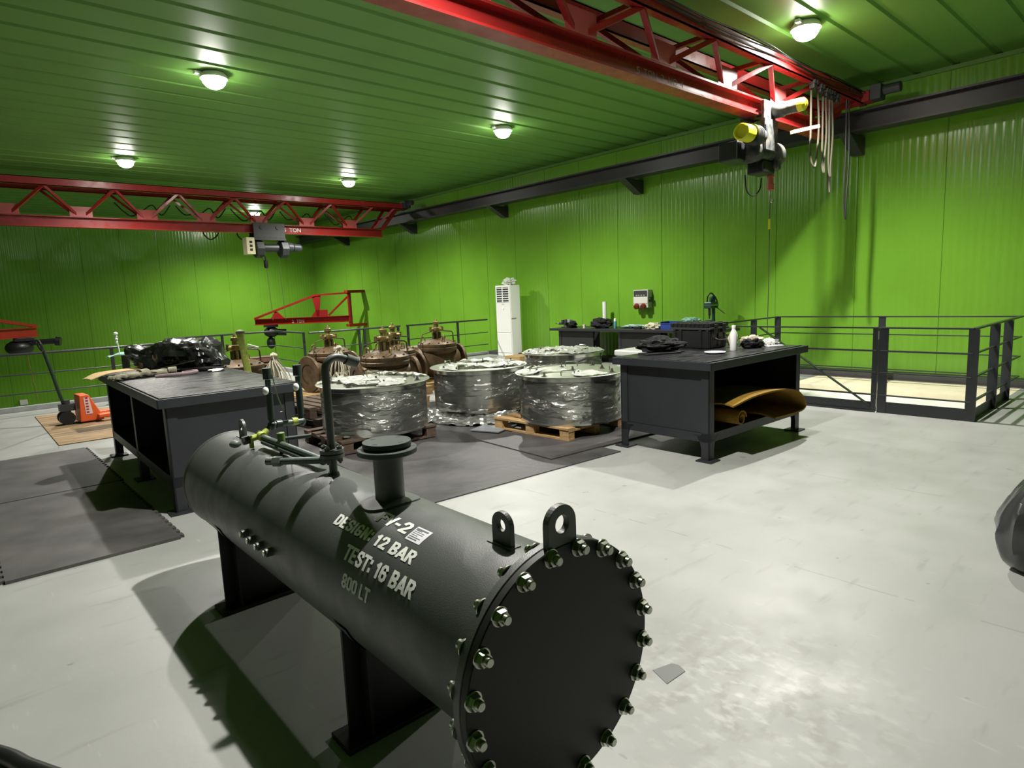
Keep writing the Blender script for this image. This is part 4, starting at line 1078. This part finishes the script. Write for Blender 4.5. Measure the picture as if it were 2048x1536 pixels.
def can():
    t = thing('spray_can', 'teal spray can with white cap standing on the wall bench', 'spray can', (11.1, 8.86, HB))
    MB().lathe([(0, 0), (.032, 0), (.033, .003), (.033, .15), (.03, .16)], 28).build('can_body', TEAL, t, smooth=True)
    MB().lathe([(.03, .155), (.028, .2), (.022, .22), (0, .225)], 28).build('can_cap', WHITE, t, smooth=True)
can()
soft('pale_blue_sheet', 'crumpled pale blue plastic sheet on the wall bench', 'plastic sheet', (11.4, 8.55, HB), .22, .3, .04, mat('pale_blue_film', (.45, .60, .58, 1), .4), 35, .4, 2.6)
tag(MB().box(-.04, -.09, 0, .04, .09, .05).build('black_block', BLK, bevel=.006, loc=(11.02, 8.2, HB)), 'small black tool box in front of the cream rag on wall bench', 'box')
soft('cream_rag', 'crumpled cream rag left of the blue bin', 'rag', (11.1, 7.86, HB), .12, .2, .075, CREAM, 37, .4, 2.5)
def bin_():
    t = thing('storage_bin', 'open blue plastic storage bin on the wall bench', 'bin', (10.95, 7.2, HB))
    b = MB(); x, y, h, w = .3, .38, .16, .008
    b.box(0, 0, 0, x, y, w).box(0, 0, w, w, y, h*.8).box(x-w, 0, w, x, y, h).box(0, 0, w, x, w, h).box(0, y-w, w, x, y, h)
    b.box(-.01, 0, h*.8-.015, w, y, h*.8)
    b.build('bin_body', BLUE, t, bevel=.003)
    MB().bar((-.012, .12, .09), (-.012, -.06, .05), .012, .008).build('label_clip', WHITE, t)
bin_()
soft('mint_wipes', 'mint and grey crumpled cloths spilling from the blue bin', 'cloth', (11.15, 6.98, HB+.15), .1, .2, .05, MINT, 39, .4, 2.7)
def press():
    t = thing('drill_press', 'dark green bench drill press behind the black hard case', 'drill press', (11.45, 6.72, HB))
    G = mat('dark_green_machine', (.012, .07, .055, 1), .4)
    MB().box(-.13, -.12, 0, .13, .12, .03).build('base', G, t, bevel=.01)
    MB().cyl((.07, 0, .03), (.07, 0, .62), .035, seg=20).build('column', G, t, smooth=True)
    MB().box(-.15, -.085, .4, .12, .085, .53).build('drill_head', G, t, bevel=.02)
    MB().box(-.155, -.09, .455, .125, .09, .475).build('head_band', ZINC, t)
    MB().lathe([(.055, .53), (.06, .6), (.045, .64), (0, .65)], 20, Matrix.Translation((.03, 0, 0))).build('motor', G, t, smooth=True)
    MB().tube(arc_pts([(-.08, .05, .53), (-.09, .03, .64), (-.06, -.02, .7), (0, -.07, .63), (.04, -.1, .53)], 6), .014, 8).build('cable', DCABLE, t, smooth=True)
    MB().cyl((-.08, 0, .4), (-.08, 0, .26), .025).cyl((-.08, 0, .26), (-.08, 0, .2), .015).build('spindle', HDARK, t, smooth=True)
    MB().cyl((-.02, -.09, .44), (-.06, -.32, .30), .009).build('feed_lever', DCABLE, t)
    MB().cyl((-.05, 0, .15), (-.05, 0, .17), .1, seg=24).build('table', G, t)
press()
def socket_box():
    t = thing('socket_box', 'grey and white wall socket box with two red outlets above the wall bench', 'socket box', (WX, 8.66, 1.2))
    MB().box(-.17, -.2, .02, -.003, .2, .42).build('enclosure', mat('light_grey_plastic', (.52, .53, .48, 1), .5), t, bevel=.012)
    MB().box(-.178, -.18, .27, -.17, .18, .4).build('breaker_window', mat('smoked_window', (.06, .06, .06, 1), .2), t, bevel=.003)
    m = MB()
    for y in (-.1, -.03, .04, .1): m.box(-.182, y-.02, .285, -.178, y+.02, .31)
    m.build('breaker_switch', mat('pale_switch', (.3, .3, .28, 1), .5), t)
    MB().box(-.178, -.19, .12, -.17, .19, .26).build('front_panel', mat('pale_panel', (.70, .68, .62, 1), .5), t, bevel=.003)
    for y in (-.09, .09):
        MB().lath((-.17, y, .07), (-.24, y, .03), [(.06, 0), (.065, .03), (.055, .075), (0, .078)], 20).build('red_outlet', mat('dark_red_outlet', (.20, .025, .015, 1), .4), t, smooth=True)
    MB().cyl((-.1, -.2, .2), (-.1, -.25, .2), .05, seg=16).build('side_switch', BLK, t, smooth=True)
socket_box()
tag(MB().box(1.72, WY-.07, -1.18, 1.92, WY-.003, -1.02).build('wall_socket', WHITE, bevel=.01), 'small white socket low on the back wall at far left', 'socket')
def ac():
    t = thing('air_conditioner', 'tall white floor standing air conditioner against the right wall', 'air conditioner', (11.25, 12.42, 0))
    w, d, h = .60, .34, 1.88
    MB().box(0, 0, 0, d, w, h).build('cabinet', WHITE, t, bevel=.012)
    MB().box(-.012, .02, .10, 0, w-.02, .62).build('lower_panel', WHITE, t, bevel=.006)
    MB().box(-.012, .02, .635, 0, w-.02, h-.01).build('front_panel', WHITE, t, bevel=.006)
    MB().box(-.014, .07, 1.43, -.011, w-.07, 1.83).build('grille_recess', INNER, t)
    for i in range(7):
        z = 1.435+.06*i
        MB().box(-.022, .06, z, -.0135, w-.06, z+.02).build('louvre', WHITE, t)
    MB().box(-.023, w/2-.015, 1.43, -.0135, w/2+.015, 1.83).build('grille_bar', WHITE, t)
    MB().cyl((-.012, w/2, 1.29), (-.022, w/2, 1.29), .042, seg=24).build('control_dial', mat('bright_dial', (.88, .88, .86, 1), .3), t, smooth=True)
    MB().box(-.014, w/2-.05, 1.375, -.0125, w/2+.05, 1.388).build('maker_mark', PGREY, t)
    MB().box(0, -.012, 1.0, d*.5, .0, 1.02).build('side_catch', PGREY, t)
ac()
soft('plastic_bag', 'crumpled white plastic bag on top of the air conditioner', 'bag', (11.42, 12.62, 1.882), .15, .2, .11, mat('milky_film', (.62, .68, .58, 1), .35), 41, .5, 2.8)
tag(MB().box(0, 0, 0, .5, .55, .12).build('carton', CARTON, bevel=.004, loc=(10.5, 11.35, 0)), 'low brown carton on the floor in front of air conditioner', 'carton')

# ------------------------------------------------------------------ railings
def rail_run(name, label, P0, P1, posts, zs, r=.021, post=.05, kick=None):
    t = thing(name, label, 'railing', (P0[0], P0[1], 0))
    d = Vector((P1[0]-P0[0], P1[1]-P0[1], 0)); L = d.length; u = d.normalized()
    for i, z in enumerate(zs):
        rr = r if i == 0 else r*.55
        MB().cyl((0, 0, z), u*L+Vector((0, 0, z)), rr, seg=12).build('top_rail' if i == 0 else 'mid_rail', RAILP, t, smooth=True)
    for s in posts:
        p = u*s
        MB().box(-post/2, -.006-post*.3, 0, post/2, .006+post*.3, zs[0], Matrix.Translation(p) @ Matrix.Rotation(math.atan2(u.y, u.x), 4, 'Z')).build('post', RAILP, t)
    return t
ZR = (.985, .64, .315)
YR = 13.55
rail_run('railing', 'railing at far left behind the pallet jack', (-6.5, YR), (3.68, YR), [1.5, 4.0, 6.4, 8.86, 10.0], ZR)
rail_run('railing', 'recessed railing behind the black wrapped bundle', (3.72, 15.45), (6.16, 15.45), [.05, 1.2], ZR)
rail_run('railing', 'short railing returning towards the viewer behind the white rope', (6.18, 15.45), (6.06, YR), [1.86], ZR)
rail_run('railing', 'railing behind the bronze valves, left stretch', (6.08, 13.35), (8.42, 13.35), [1.22, 1.36, 2.28], ZR)
rail_run('railing', 'railing left of the air conditioner', (8.60, 13.35), (11.2, 13.35), [.04, 1.58], ZR)
def post_far(): pass
def stair_railing():
    t = thing('stair_railing', 'charcoal railing with kick plates round the stair opening at right', 'railing', (0, 0, 0))
    zs = (1.05, .77, .50, .22)
    xn, xf, y0, y1, yg = 8.55, 11.08, 1.78, 5.2, 2.72
    def hb(a, b, z, first): MB().bar((a[0], a[1], z), (b[0], b[1], z), .05 if first else .036, .02 if first else .016).build('top_rail' if first else 'mid_rail', RAILP, t, bevel=.003)
    for i, z in enumerate(zs):
        hb((xn, y0), (xn, yg), z, i == 0); hb((xn, y0), (xf, y0), z, i == 0); hb((xf, y0), (xf, y1), z, i == 0)
        hb((xf, y1), (xn+.55, y1), z, i == 0)
    MB().box(xn-.006, y0, 0, xn+.006, yg, .14).build('kick_plate', RAILP, t)
    MB().box(xn, y0-.006, 0, 10.4, y0+.006, .12).build('kick_plate', RAILP, t)
    for x, y in ((xn, y0), (xn, yg-.03), (9.55, y0), (10.3, y0), (xf, 3.52), (xf, y1), (10.2, y1)):
        MB().box(x-.012, y-.05, 0, x+.012, y+.05, 1.045).build('post', RAILP, t)
    for x, y in ((xf, 3.52), (xf, y1)):
        MB().cyl((x, y, 0), (x, y, .012), .11, seg=24).build('foot_disc', PGREY, t)
    g = thing('stair_gate', 'charcoal gate with a diagonal brace in the stair railing', 'gate', (xn, yg+.04, 0))
    L = 1.92
    for i, z in enumerate(zs): MB().bar((0, 0, z), (0, L, z), .04, .018).build('gate_bar', RAILP, g, bevel=.003)
    MB().box(-.006, 0, .02, .006, L, .13).build('kick_plate', RAILP, g)
    MB().bar((0, 0, .015), (0, L, .015), .05, .025).build('bottom_bar', RAILP, g)
    for y in (.02, L-.03): MB().box(-.015, y-.03, .01, .015, y+.03, 1.045).build('gate_post', RAILP, g)
    MB().bar((-.02, .05, .08), (-.02, 1.5, 1.04), .012, .05, (1, 0, 0)).build('diagonal_brace', RAILP, g)
    for z in (.12, .96): MB().cyl((0, -.012, z-.05), (0, -.012, z+.05), .016, seg=12).build('hinge', ZINC, g)
stair_railing()

# ------------------------------------------------------------------ pallets
def pallet(label, loc, rotz, m, lx=1.2, ly=.8, group=None):
    t = thing('wooden_pallet', label, 'pallet', loc, rotz, group)
    for i in range(5):
        y = -ly/2+.1/2+i*(ly-.1)/4
        MB().box(-lx/2, y-.06, .118, lx/2, y+.06, .14).build('deck_board', m, t)
    for x in (-lx/2+.07, 0, lx/2-.07):
        MB().box(x-.07, -ly/2, .096, x+.07, ly/2, .118).build('stringer_board', m, t)
        for y in (-ly/2+.05, 0, ly/2-.05): MB().box(x-.065, y-.05, .02, x+.065, y+.05, .096).build('block', m, t)
    for y in (-ly/2+.05, 0, ly/2-.05): MB().box(-lx/2, y-.05, 0, lx/2, y+.05, .02).build('bottom_board', m, t)
    return t
pallet('dark pallet under the foreground steel drum', (3.67, 6.62, .0215), R(-2), DWOOD, 1.2, 1.0, 'pallets under the drums')
pallet('pale wood pallet under the steel drum beside the right workbench', (5.48, 5.28, .0215), R(92), WOOD, 1.2, 1.0, 'pallets under the drums')
pallet('dark pallet under the middle steel drum with film hanging down', (5.38, 6.64, .0215), R(0), DWOOD, .82, .72, 'pallets under the drums')
pallet('pallet under the rearmost steel drum', (7.35, 6.95, .0215), R(0), WOOD, 1.2, .8, 'pallets under the drums')
pallet('pale pallet under the bronze valve behind the left workbench', (4.85, 10.3, 0), R(0), WOOD, 1.2, .8, 'pallets under the valves')
pallet('pale pallet under the rightmost bronze valve', (6.95, 9.75, 0), R(0), WOOD, 1.2, .9, 'pallets under the valves')
pallet('pallet under the front bronze valve behind the foreground drum', (5.0, 8.42, .0105), R(90), WOOD, .8, 1.0, 'pallets under the valves')
pallet('pallet under the leftmost bronze valve', (3.2, 9.55, 0), R(0), WOOD, 1.2, .8, 'pallets under the valves')
pallet('pallet under the middle bronze valve', (5.75, 9.3, 0), R(0), WOOD, 1.0, .6, 'pallets under the valves')
pallet('lower dark empty pallet between the left workbench and foreground drum', (3.85, 8.25, .0105), R(97), DWOOD, 1.1, .8, 'dark empty pallets')
pallet('upper dark empty pallet on the stack behind the foreground drum', (3.82, 8.32, .152), R(93), DWOOD, 1.0, .75, 'dark empty pallets')

# ------------------------------------------------------------------ steel drums wrapped in film
def drum():
    t = thing('steel_drum', '', 'drum')
    r, h, rl = .605, .54, .655
    MB().lathe([(0, 0), (r, 0), (r, h)], 96, cap=False).build('drum_wall', STEEL, t, smooth=30)
    MB().lathe([(r-.02, h), (rl-.004, h), (rl, h+.003), (rl, h+.011), (rl-.004, h+.014), (0, h+.014)], 96).build('drum_lid', LID, t, smooth=30)
    MB().lathe([(r+.001, h-.05), (r+.008, h-.045), (r+.008, h-.002)], 96, cap=False).build('neck_band', STEEL, t, smooth=True)
    z = h+.014
    for k in range(4):
        a = R(90*k+40); c = Vector((.47*math.cos(a), .47*math.sin(a), z)); u = Vector((-math.sin(a), math.cos(a), 0))*.075
        pts = [c-u, c-u+Vector((0, 0, .045)), c-u*.85+Vector((0, 0, .058)), c+u*.85+Vector((0, 0, .058)), c+u+Vector((0, 0, .045)), c+u]
        MB().tube(pts, .0065, 8).build('lid_handle', ZINC, t, smooth=True)
    for k in range(9):
        a = R(45*k+12) if k < 8 else 0; q = .40 if k % 2 else .56
        if k == 8: q = .05
        M = Matrix.Translation((q*math.cos(a), q*math.sin(a), z)) @ Matrix.Rotation(a, 4, 'Z')
        MB().box(-.03, -.022, 0, .03, .022, .006, M).prism([(-.024, .006), (.024, .006), (.008, .036), (-.008, .036)], .01, M @ Matrix(((1, 0, 0, 0), (0, 0, 1, -.005), (0, 1, 0, 0), (0, 0, 0, 1)))).lathe([(.012, .034), (.012, .046), (0, .046)], 12, M).build('lid_clamp', mat('dull_clamp_steel', (.10, .095, .085, 1), .45, .6), t)
    return t
def film_side(t, seed):
    def fn(u, v):
        a = 2*PI*u; z = .02+.5*v
        n = noise.noise(Vector((math.cos(a)*3, math.sin(a)*3, z*16+seed)))*.004+abs(noise.noise(Vector((math.cos(a)*9, math.sin(a)*9, z*34+seed))))*.004
        r = .6075+abs(n)
        return Vector((r*math.cos(a), r*math.sin(a), z))
    b = MB().grid(220, 60, fn); bmesh.ops.remove_doubles(b.bm, verts=b.bm.verts, dist=1e-5)
    b.build('wrap_film', FILM, t, smooth=True)
def film_top(t, seed, cover):
    def fn(u, v):
        x, y = -.62+1.24*u, -.62+1.24*v
        q = math.hypot(x, y)
        if q > .64: x, y = x*.64/q, y*.64/q
        n = abs(noise.noise(Vector((x*7, y*7, seed))))*.05+noise.noise(Vector((x*17, y*17, seed+4)))*.012+.016
        return Vector((x, y, .556+max(.003, n)*min(1, .25+(.66-min(q, .64))*6)))
    b = MB().grid(70, 70, fn)
    kill = []
    for f in b.bm.faces:
        c = f.calc_center_median()
        k = noise.noise(Vector((c.x*2.2, c.y*2.2, seed*1.7)))
        if k < cover or math.hypot(c.x, c.y) > .635: kill.append(f)
    bmesh.ops.delete(b.bm, geom=kill, context='FACES')
    b.build('crumpled_film', FILMTOP, t, smooth=25)
D0 = drum()
DR = [((3.73, 6.57), .1625, 20, 'steel drum wrapped in clear film nearest the viewer, behind the black vessel', -.05, 1),
      ((5.38, 6.64), .1625, 75, 'middle steel drum wrapped in film with silver sheet hanging below', -.02, 2),
      ((5.55, 5.13), .1625, 0, 'steel drum with greenish lid beside the right workbench', .22, 3),
      ((7.35, 6.93), .1625, 50, 'rearmost steel drum in front of the wall bench', -.3, 4)]
drums = []
for i, (c, z, rz, lab, cov, sd) in enumerate(DR):
    if i == 0: o = D0; o.location = (c[0], c[1], z); o.rotation_euler = (0, 0, R(rz)); o['label'] = lab; o['group'] = 'steel drums'
    else: o = dup(D0, (c[0], c[1], z), R(rz), lab, 'steel drums')
    drums.append((o, sd, cov))
for o, sd, cov in drums:
    film_side(o, sd*3.1); film_top(o, sd*5.3, cov)
def foil():
    A = [(4.86, 7.3), (4.78, 6.95), (4.84, 6.6), (5.0, 6.25), (5.25, 6.0), (5.5, 5.98)]
    path = arc_pts([(x, y, 0) for x, y in A], 10); n = len(path)-1
    def fn(u, v):
        p = path[int(round(u*n))]; c = Vector((5.38, 6.64, 0)); d = (p-c).normalized()
        k = abs(noise.noise(Vector((u*14, v*5, 2))))*.07+noise.noise(Vector((u*30, v*9, 5)))*.02
        base = p+d*(-.03+.17*v+k*.5)
        return Vector((base.x, base.y, .02+.15*(1-v)**1.2+k*.9*(.4+v*.6)))
    ob = MB().grid(90, 16, fn).build('silver_film', FOIL, smooth=20)
    tag(ob, 'crumpled silver plastic sheet hanging under the middle steel drum', 'plastic sheet')
foil()
tag(MB().box(-.28, -.2, 0, .28, .2, .012).build('steel_plate', mat('grey_plate', (.2, .21, .23, 1), .45), loc=(5.0, 5.9, .0215), rotz=R(20)), 'loose grey steel plate on the mat between the drums', 'plate')

# ------------------------------------------------------------------ bronze valves
def valve(seed):
    t = thing('bronze_valve', '', 'valve')
    # body lies along x with flanged ends, bonnet and yoke on top
    M = Matrix.Translation((0, 0, .31)) @ Matrix.Rotation(R(90), 4, 'Y')
    MB().lathe([(.20, -.46), (.21, -.42), (.22, -.36), (.285, -.22), (.31, 0), (.285, .22), (.22, .36), (.21, .42), (.20, .46)], 40, M).build('valve_body', BRONZE, t, smooth=40)
    for s in (-1, 1):
        MB().lathe([(.17, s*.47), (.30, s*.47), (.305, s*.465), (.305, s*.425), (.30, s*.42), (.17, s*.42)], 40, M, cap=False).build('end_flange', BRONZE, t, smooth=40)
        MB().lathe([(.0, s*.455), (.17, s*.455)], 32, M, cap=False).build('bore', mat('dark_bore', (.05, .035, .022, 1), .7), t)
    MB().lathe([(.25, .44), (.36, .52), (.37, .53), (.37, .575), (.36, .585), (.36, .60), (.365, .605), (.365, .645), (.35, .66), (.27, .70), (.15, .73), (.07, .74)], 44).build('bonnet', BRONZE, t, smooth=40)
    for k in range(12):
        a = R(30*k+8)
        MB().cyl((.335*math.cos(a), .335*math.sin(a), .645), (.335*math.cos(a), .335*math.sin(a), .685), .016, seg=6).build('bonnet_nut', BRONZE, t)
    for k in range(3):
        a = R(120*k+30)
        MB().tube(arc_pts([(.22*math.cos(a), .22*math.sin(a), .69), (.24*math.cos(a), .24*math.sin(a), .77), (.28*math.cos(a), .28*math.sin(a), .77), (.3*math.cos(a), .3*math.sin(a), .685)], 5), .012, 8).build('lifting_eye', BRASS, t, smooth=True)
    for x in (-.06, .06): MB().box(x-.018, -.03, .735, x+.018, .03, .86).build('yoke', BRONZE, t)
    MB().lathe([(.035, .74), (.035, .86), (.08, .87), (.095, .89), (.095, .94), (.05, .95), (.045, 1.0), (.06, 1.005), (.06, 1.05), (.03, 1.06), (.018, 1.1), (0, 1.105)], 20).build('stem', BRASS, t, smooth=35)
    for k in range(4):
        a = R(90*k+20)
        MB().cyl((.06*math.cos(a), .06*math.sin(a), .915), (.16*math.cos(a), .16*math.sin(a), .915), .028).cyl((.15*math.cos(a), .15*math.sin(a), .88), (.15*math.cos(a), .15*math.sin(a), .96), .022).build('pilot_fitting', BRASS, t, smooth=True)
    MB().tube([(.12, .05, .88), (.36, .08, .85), (.39, .08, .82), (.40, .08, .55), (.36, .06, .42)], .012, 8).build('pilot_tube', mat('dull_copper', (.10, .07, .045, 1), .5, .4), t, smooth=True)
    MB().tube([(-.12, -.05, .88), (-.34, -.1, .84), (-.42, -.12, .6), (-.44, -.12, .4)], .009, 8).build('pilot_tube', mat('dull_copper', (.10, .07, .045, 1), .5, .4), t, smooth=True)
    return t
V0 = valve(0)
VV = [((5.02, 10.27, .142), 10, 'bronze valve with a white rope bundle hanging in front, left of centre'),
      ((6.95, 9.78, .142), -8, 'rightmost bronze valve left of the air conditioner'),
      ((4.98, 8.38, .1525), -12, 'front bronze valve right behind the foreground steel drum'),
      ((5.72, 9.32, .142), 5, 'bronze valve half hidden behind the front valve'),
      ((3.2, 9.5, .142), 6, 'leftmost bronze valve behind the left workbench')]
for i, (c, rz, lab) in enumerate(VV):
    if i == 0: V0.location = c; V0.rotation_euler = (0, 0, R(rz)); V0['label'] = lab; V0['group'] = 'bronze valves'
    else: dup(V0, c, R(rz), lab, 'bronze valves')

def rope_bundle(label, c, h, seed, w=.13):
    rnd = random.Random(seed)
    t = thing('rope_bundle', label, 'rope', c)
    b = MB()
    for k in range(26):
        a = rnd.uniform(0, 2*PI); q = w*(.5+rnd.random())
        p = [(rnd.uniform(-.03, .03), rnd.uniform(-.03, .03), h), (q*.4*math.cos(a), q*.4*math.sin(a), h*.8), (q*math.cos(a+.3), q*math.sin(a+.3), h*.4), (q*1.15*math.cos(a+.1), q*1.15*math.sin(a+.1), h*.05), (q*.8*math.cos(a-.4), q*.8*math.sin(a-.4), h*.25)]
        b.tube(arc_pts(p, 4), .0085, 6)
    b.build('rope_strands', ROPE, t, smooth=True)
    MB().sphere((0, 0, h), .055, .05, .05, 14, 10, crumple(seed, .35, 3)).build('rope_knot', ROPE, t, smooth=True)
rope_bundle('white rope bundle beside the leftmost valve', (3.60, 9.14, .46), .44, 5)
rope_bundle('white rope bundle hanging over the left of centre valve', (4.98, 9.84, .34), .53, 6, .15)

# ------------------------------------------------------------------ other things along the back
def lime_stand():
    t = thing('lime_post', 'lime taped flat post standing behind the upright pipes', 'post', (3.0, 8.62, 0), R(0))
    MB().tube(arc_pts([(.05, 0, .3), (.03, 0, .75), (.0, 0, 1.05), (-.02, 0, 1.28)], 6), [.045]*19, 10).build('taped_post', LIME, t, smooth=True)
    MB().sphere((-.02, 0, 1.3), .06, .05, .035, 14, 8).build('post_cap', mat('dull_olive_cap', (.16, .16, .08, 1), .6), t, smooth=True)
    MB().cyl((0, 0, 0), (0, 0, .02), .12).cyl((0, 0, .02), (.05, 0, .32), .03).build('stand_base', HDARK, t, smooth=True)
    MB().cyl((.06, 0, 1.13), (.19, -.02, 1.08), .012).build('white_nozzle', WHITE, t, smooth=True)
lime_stand()
def channels():
    rnd = random.Random(3)
    z = .30; lab = ['lowest brown steel channel of the stack behind left workbench', 'second brown steel channel up, behind left workbench', 'top brown steel channel of the stack behind left workbench']
    t = thing('support_trestle', 'low grey trestle carrying the brown steel channels', 'trestle', (3.95, 12.7, 0))
    MB().box(-1.2, -.2, .2, .95, .2, .3).build('beam', PGREY, t)
    for x in (-1.0, .75): MB().box(x-.05, -.2, 0, x+.05, .2, .2).build('leg', PGREY, t)
    for i in range(3):
        b = MB().box(-1.25, -.17, 0, 1.0, -.155, .105).box(-1.25, -.17, 0, 1.0, .17, .012).box(-1.25, -.17, .093, 1.0, .17, .105)
        o = b.build('steel_channel', BROWN, loc=(3.95+.02*i, 12.7, .302+.106*i)); tag(o, lab[i], 'steel channel', 'brown steel channels')
channels()
tag(MB().box(-.75, -.02, 0, .75, .02, .5).build('pale_board', PINK, loc=(8.0, 12.95, 0), rotz=R(3)), 'pale pinkish board standing behind the bronze valves', 'board')
def white_crate():
    t = thing('white_crate', 'white plastic crate between the steel drums and the right workbench', 'crate', (6.86, 4.80, 0))
    MB().box(.02, .02, 0, .70, .69, .75).build('crate_body', WHITE, t, bevel=.02)
    MB().box(0, 0, .75, .72, .71, .83).build('crate_lid', WHITE, t, bevel=.02)
white_crate()
def stand_post():
    t = thing('test_post', 'dark post draped with a mint cloth behind the left workbench', 'post', (1.95, 10.3, .013))
    MB().cyl((0, 0, 0), (0, 0, 1.02), .05).build('post', HDARK, t, smooth=True)
    MB().cyl((0, 0, 0), (0, 0, .03), .12, seg=24).build('foot', HDARK, t)
    MB().grid(20, 14, lambda u, v: Vector((-.22+.5*u, -.16+.32*v, 1.035-.10*abs(u-.45)**1.5+.015*math.sin(u*9+v*4))), .006).build('mint_cloth', MINT, t, smooth=True)
    MB().cyl((-.06, 0, 1.03), (-.08, 0, 1.27), .008).build('white_rod', WHITE, t, smooth=True)
    b = MB()
    for z, r in ((1.2, .018), (1.24, .022), (1.28, .02), (1.32, .03)): b.sphere((-.082, 0, z), r, r, .022, 12, 8)
    b.build('rod_knob', WHITE, t, smooth=True)
stand_post()
def jack():
    t = thing('pallet_jack', 'orange hand pallet jack parked on plywood at far left', 'pallet jack', (1.55, 11.35, .013), R(3))
    MB().prism([(-.12, .02), (.10, .02), (.19, .02), (.17, .09), (.02, .42), (-.1, .42)], .34, Matrix(((1, 0, 0, 0), (0, 0, 1, -.17), (0, 1, 0, 0), (0, 0, 0, 1)))).build('head_frame', ORANGE, t, bevel=.012)
    st = MB().prism([(-.06, .13), (.03, .13), (-.0, .38), (-.07, .38)], .002, Matrix(((1, 0, 0, .02), (0, 0, 1, -.1735), (0, 1, 0, 0), (0, 0, 0, 1)))).build('sticker', mat('pale_pink_sticker', (.72, .55, .55, 1), .5), t)
    m = MB()
    for i in range(6):
        z = .16+.042*i; m.box(-.03, -.1752, z-.01, .005, -.174, z+.012)
    m.build('sticker_print', mat('sticker_red_ink', (.35, .02, .04, 1), .6), st)
    for s in (-1, 1):
        MB().box(.1, s*.19-.08, .06, 1.25, s*.19+.08, .115).build('fork', ORANGE, t, bevel=.012)
        MB().cyl((1.2, s*.19-.04, .04), (1.2, s*.19+.04, .04), .04, seg=18).build('fork_roller', BLK, t, smooth=True)
        MB().cyl((-.26, s*.07-.03, .1), (-.26, s*.07+.03, .1), .1, seg=24).build('steer_wheel', BLK, t, smooth=True)
    MB().cyl((-.24, 0, .1), (-.24, 0, .36), .05).box(-.33, -.08, .2, -.14, .08, .3).build('pump', HDARK, t, smooth=True)
    MB().tube([(-.27, 0, .3), (-.31, 0, .5), (-.37, 0, .85), (-.42, 0, 1.12)], .024, 10).build('tiller', mat('dark_green_tiller', (.012, .03, .018, 1), .4), t, smooth=True)
    MB().tube(arc_pts([(-.42, 0, 1.1), (-.44, -.09, 1.14), (-.46, -.1, 1.22), (-.47, 0, 1.26), (-.46, .1, 1.22), (-.44, .09, 1.14), (-.42, 0, 1.1)], 6), .017, 8).build('handle_loop', BLK, t, smooth=True)
jack()

# ------------------------------------------------------------------ mats on the floor
def slab_mat(name, label, x0, y0, x1, y1, th, m, rot=0, teeth=(), z=0):
    bm = MB()
    w, d = x1-x0, y1-y0
    pts = []
    def edge(a, b, tooth):
        a, b = Vector(a), Vector(b); out = [a]
        if tooth:
            n = int((b-a).length/.10); dv = (b-a)/n; nn = Vector((dv.y, -dv.x)).normalized()*.028
            for i in range(n):
                p = a+dv*i
                out += [p+dv*.28, p+dv*.2+nn, p+dv*.8+nn, p+dv*.72]
        return out
    C = [(0, 0), (w, 0), (w, d), (0, d)]
    for i in range(4): pts += edge(C[i], C[(i+1) % 4], i in teeth)
    bm.prism([(p.x, p.y) for p in pts], th)
    o = bm.build(name, m, loc=(x0, y0, z), rotz=rot)
    return tag(o, label, 'mat')
slab_mat('rubber_mat', 'ribbed grey interlocking rubber mat at left, nearer half', .13, 4.90, 1.13, 7.0, .022, RIBMAT, R(-.4), (1, 3))
slab_mat('rubber_mat', 'ribbed grey interlocking rubber mat at left, farther half', .16, 7.03, 1.16, 9.13, .022, RIBMAT, R(-.4), (1, 3))
slab_mat('rubber_sheet', 'large dark rubber sheet under the steel drums', 2.75, 4.13, 5.05, 8.6, .010, RUBBER, R(-3.6))
slab_mat('rubber_sheet', 'dark rubber sheet under the drum beside the right workbench', 4.35, 4.3, 6.6, 5.58, .011, RUBBER, R(-4), (), .0102)
slab_mat('rubber_sheet', 'dark rubber sheet under the rear drums', 5.1, 5.84, 8.3, 8.2, .010, RUBBER, R(-1), (), .0102)
tag(MB().box(0, 0, 0, 1.55, 3.1, .012).build('plywood_sheet', PLY, loc=(.98, 9.62, 0), rotz=R(-1)), 'stained plywood sheet on the floor under the orange pallet jack', 'plywood')
tag(MB().prism([(0, 0), (.10, -.03), (.11, -.06), (.09, -.105), (-.04, -.10), (-.02, -.05)], .002).build('duct_tape', TAPE, loc=(2.13, 1.53, .0005)), 'scrap of grey duct tape on the floor right of vessel', 'tape')
def sack():
    def fn(u, v):
        a = 2*PI*u; r = .30*math.sin(min(1, .12+v*1.02)*PI)**.55*(1-.25*v); z = .70*v
        p = Vector((math.cos(a)*1.6, math.sin(a)*1.6, z*2.2))
        n = noise.noise(p+Vector((5, 2, 9)))*.07-abs(noise.noise(Vector((a*2.2, z*3, 4))))*.07+.03
        return Vector(((r+n)*math.cos(a), (r+n)*math.sin(a), max(.003, z)))
    b = MB().grid(72, 40, fn); bmesh.ops.remove_doubles(b.bm, verts=b.bm.verts, dist=1e-4)
    bmesh.ops.holes_fill(b.bm, edges=[e for e in b.bm.edges if e.is_boundary], sides=0)
    o = b.build('refuse_sack', BAGG, smooth=40, loc=(4.44, .46, 0), rotz=R(40))
    tag(o, 'shiny dark plastic refuse sack cut off by the right edge', 'sack')
sack()
tag(MB().tube(arc_pts([(-.8, 3.75, .03), (-.32, 3.42, .03), (-.025, 2.94, .03), (.06, 2.75, .03), (.2, 2.5, .03), (.42, 2.3, .03)], 8), .03, 12).build('floor_hose', BLK, smooth=True), 'black hose on the floor at the bottom left corner', 'hose')
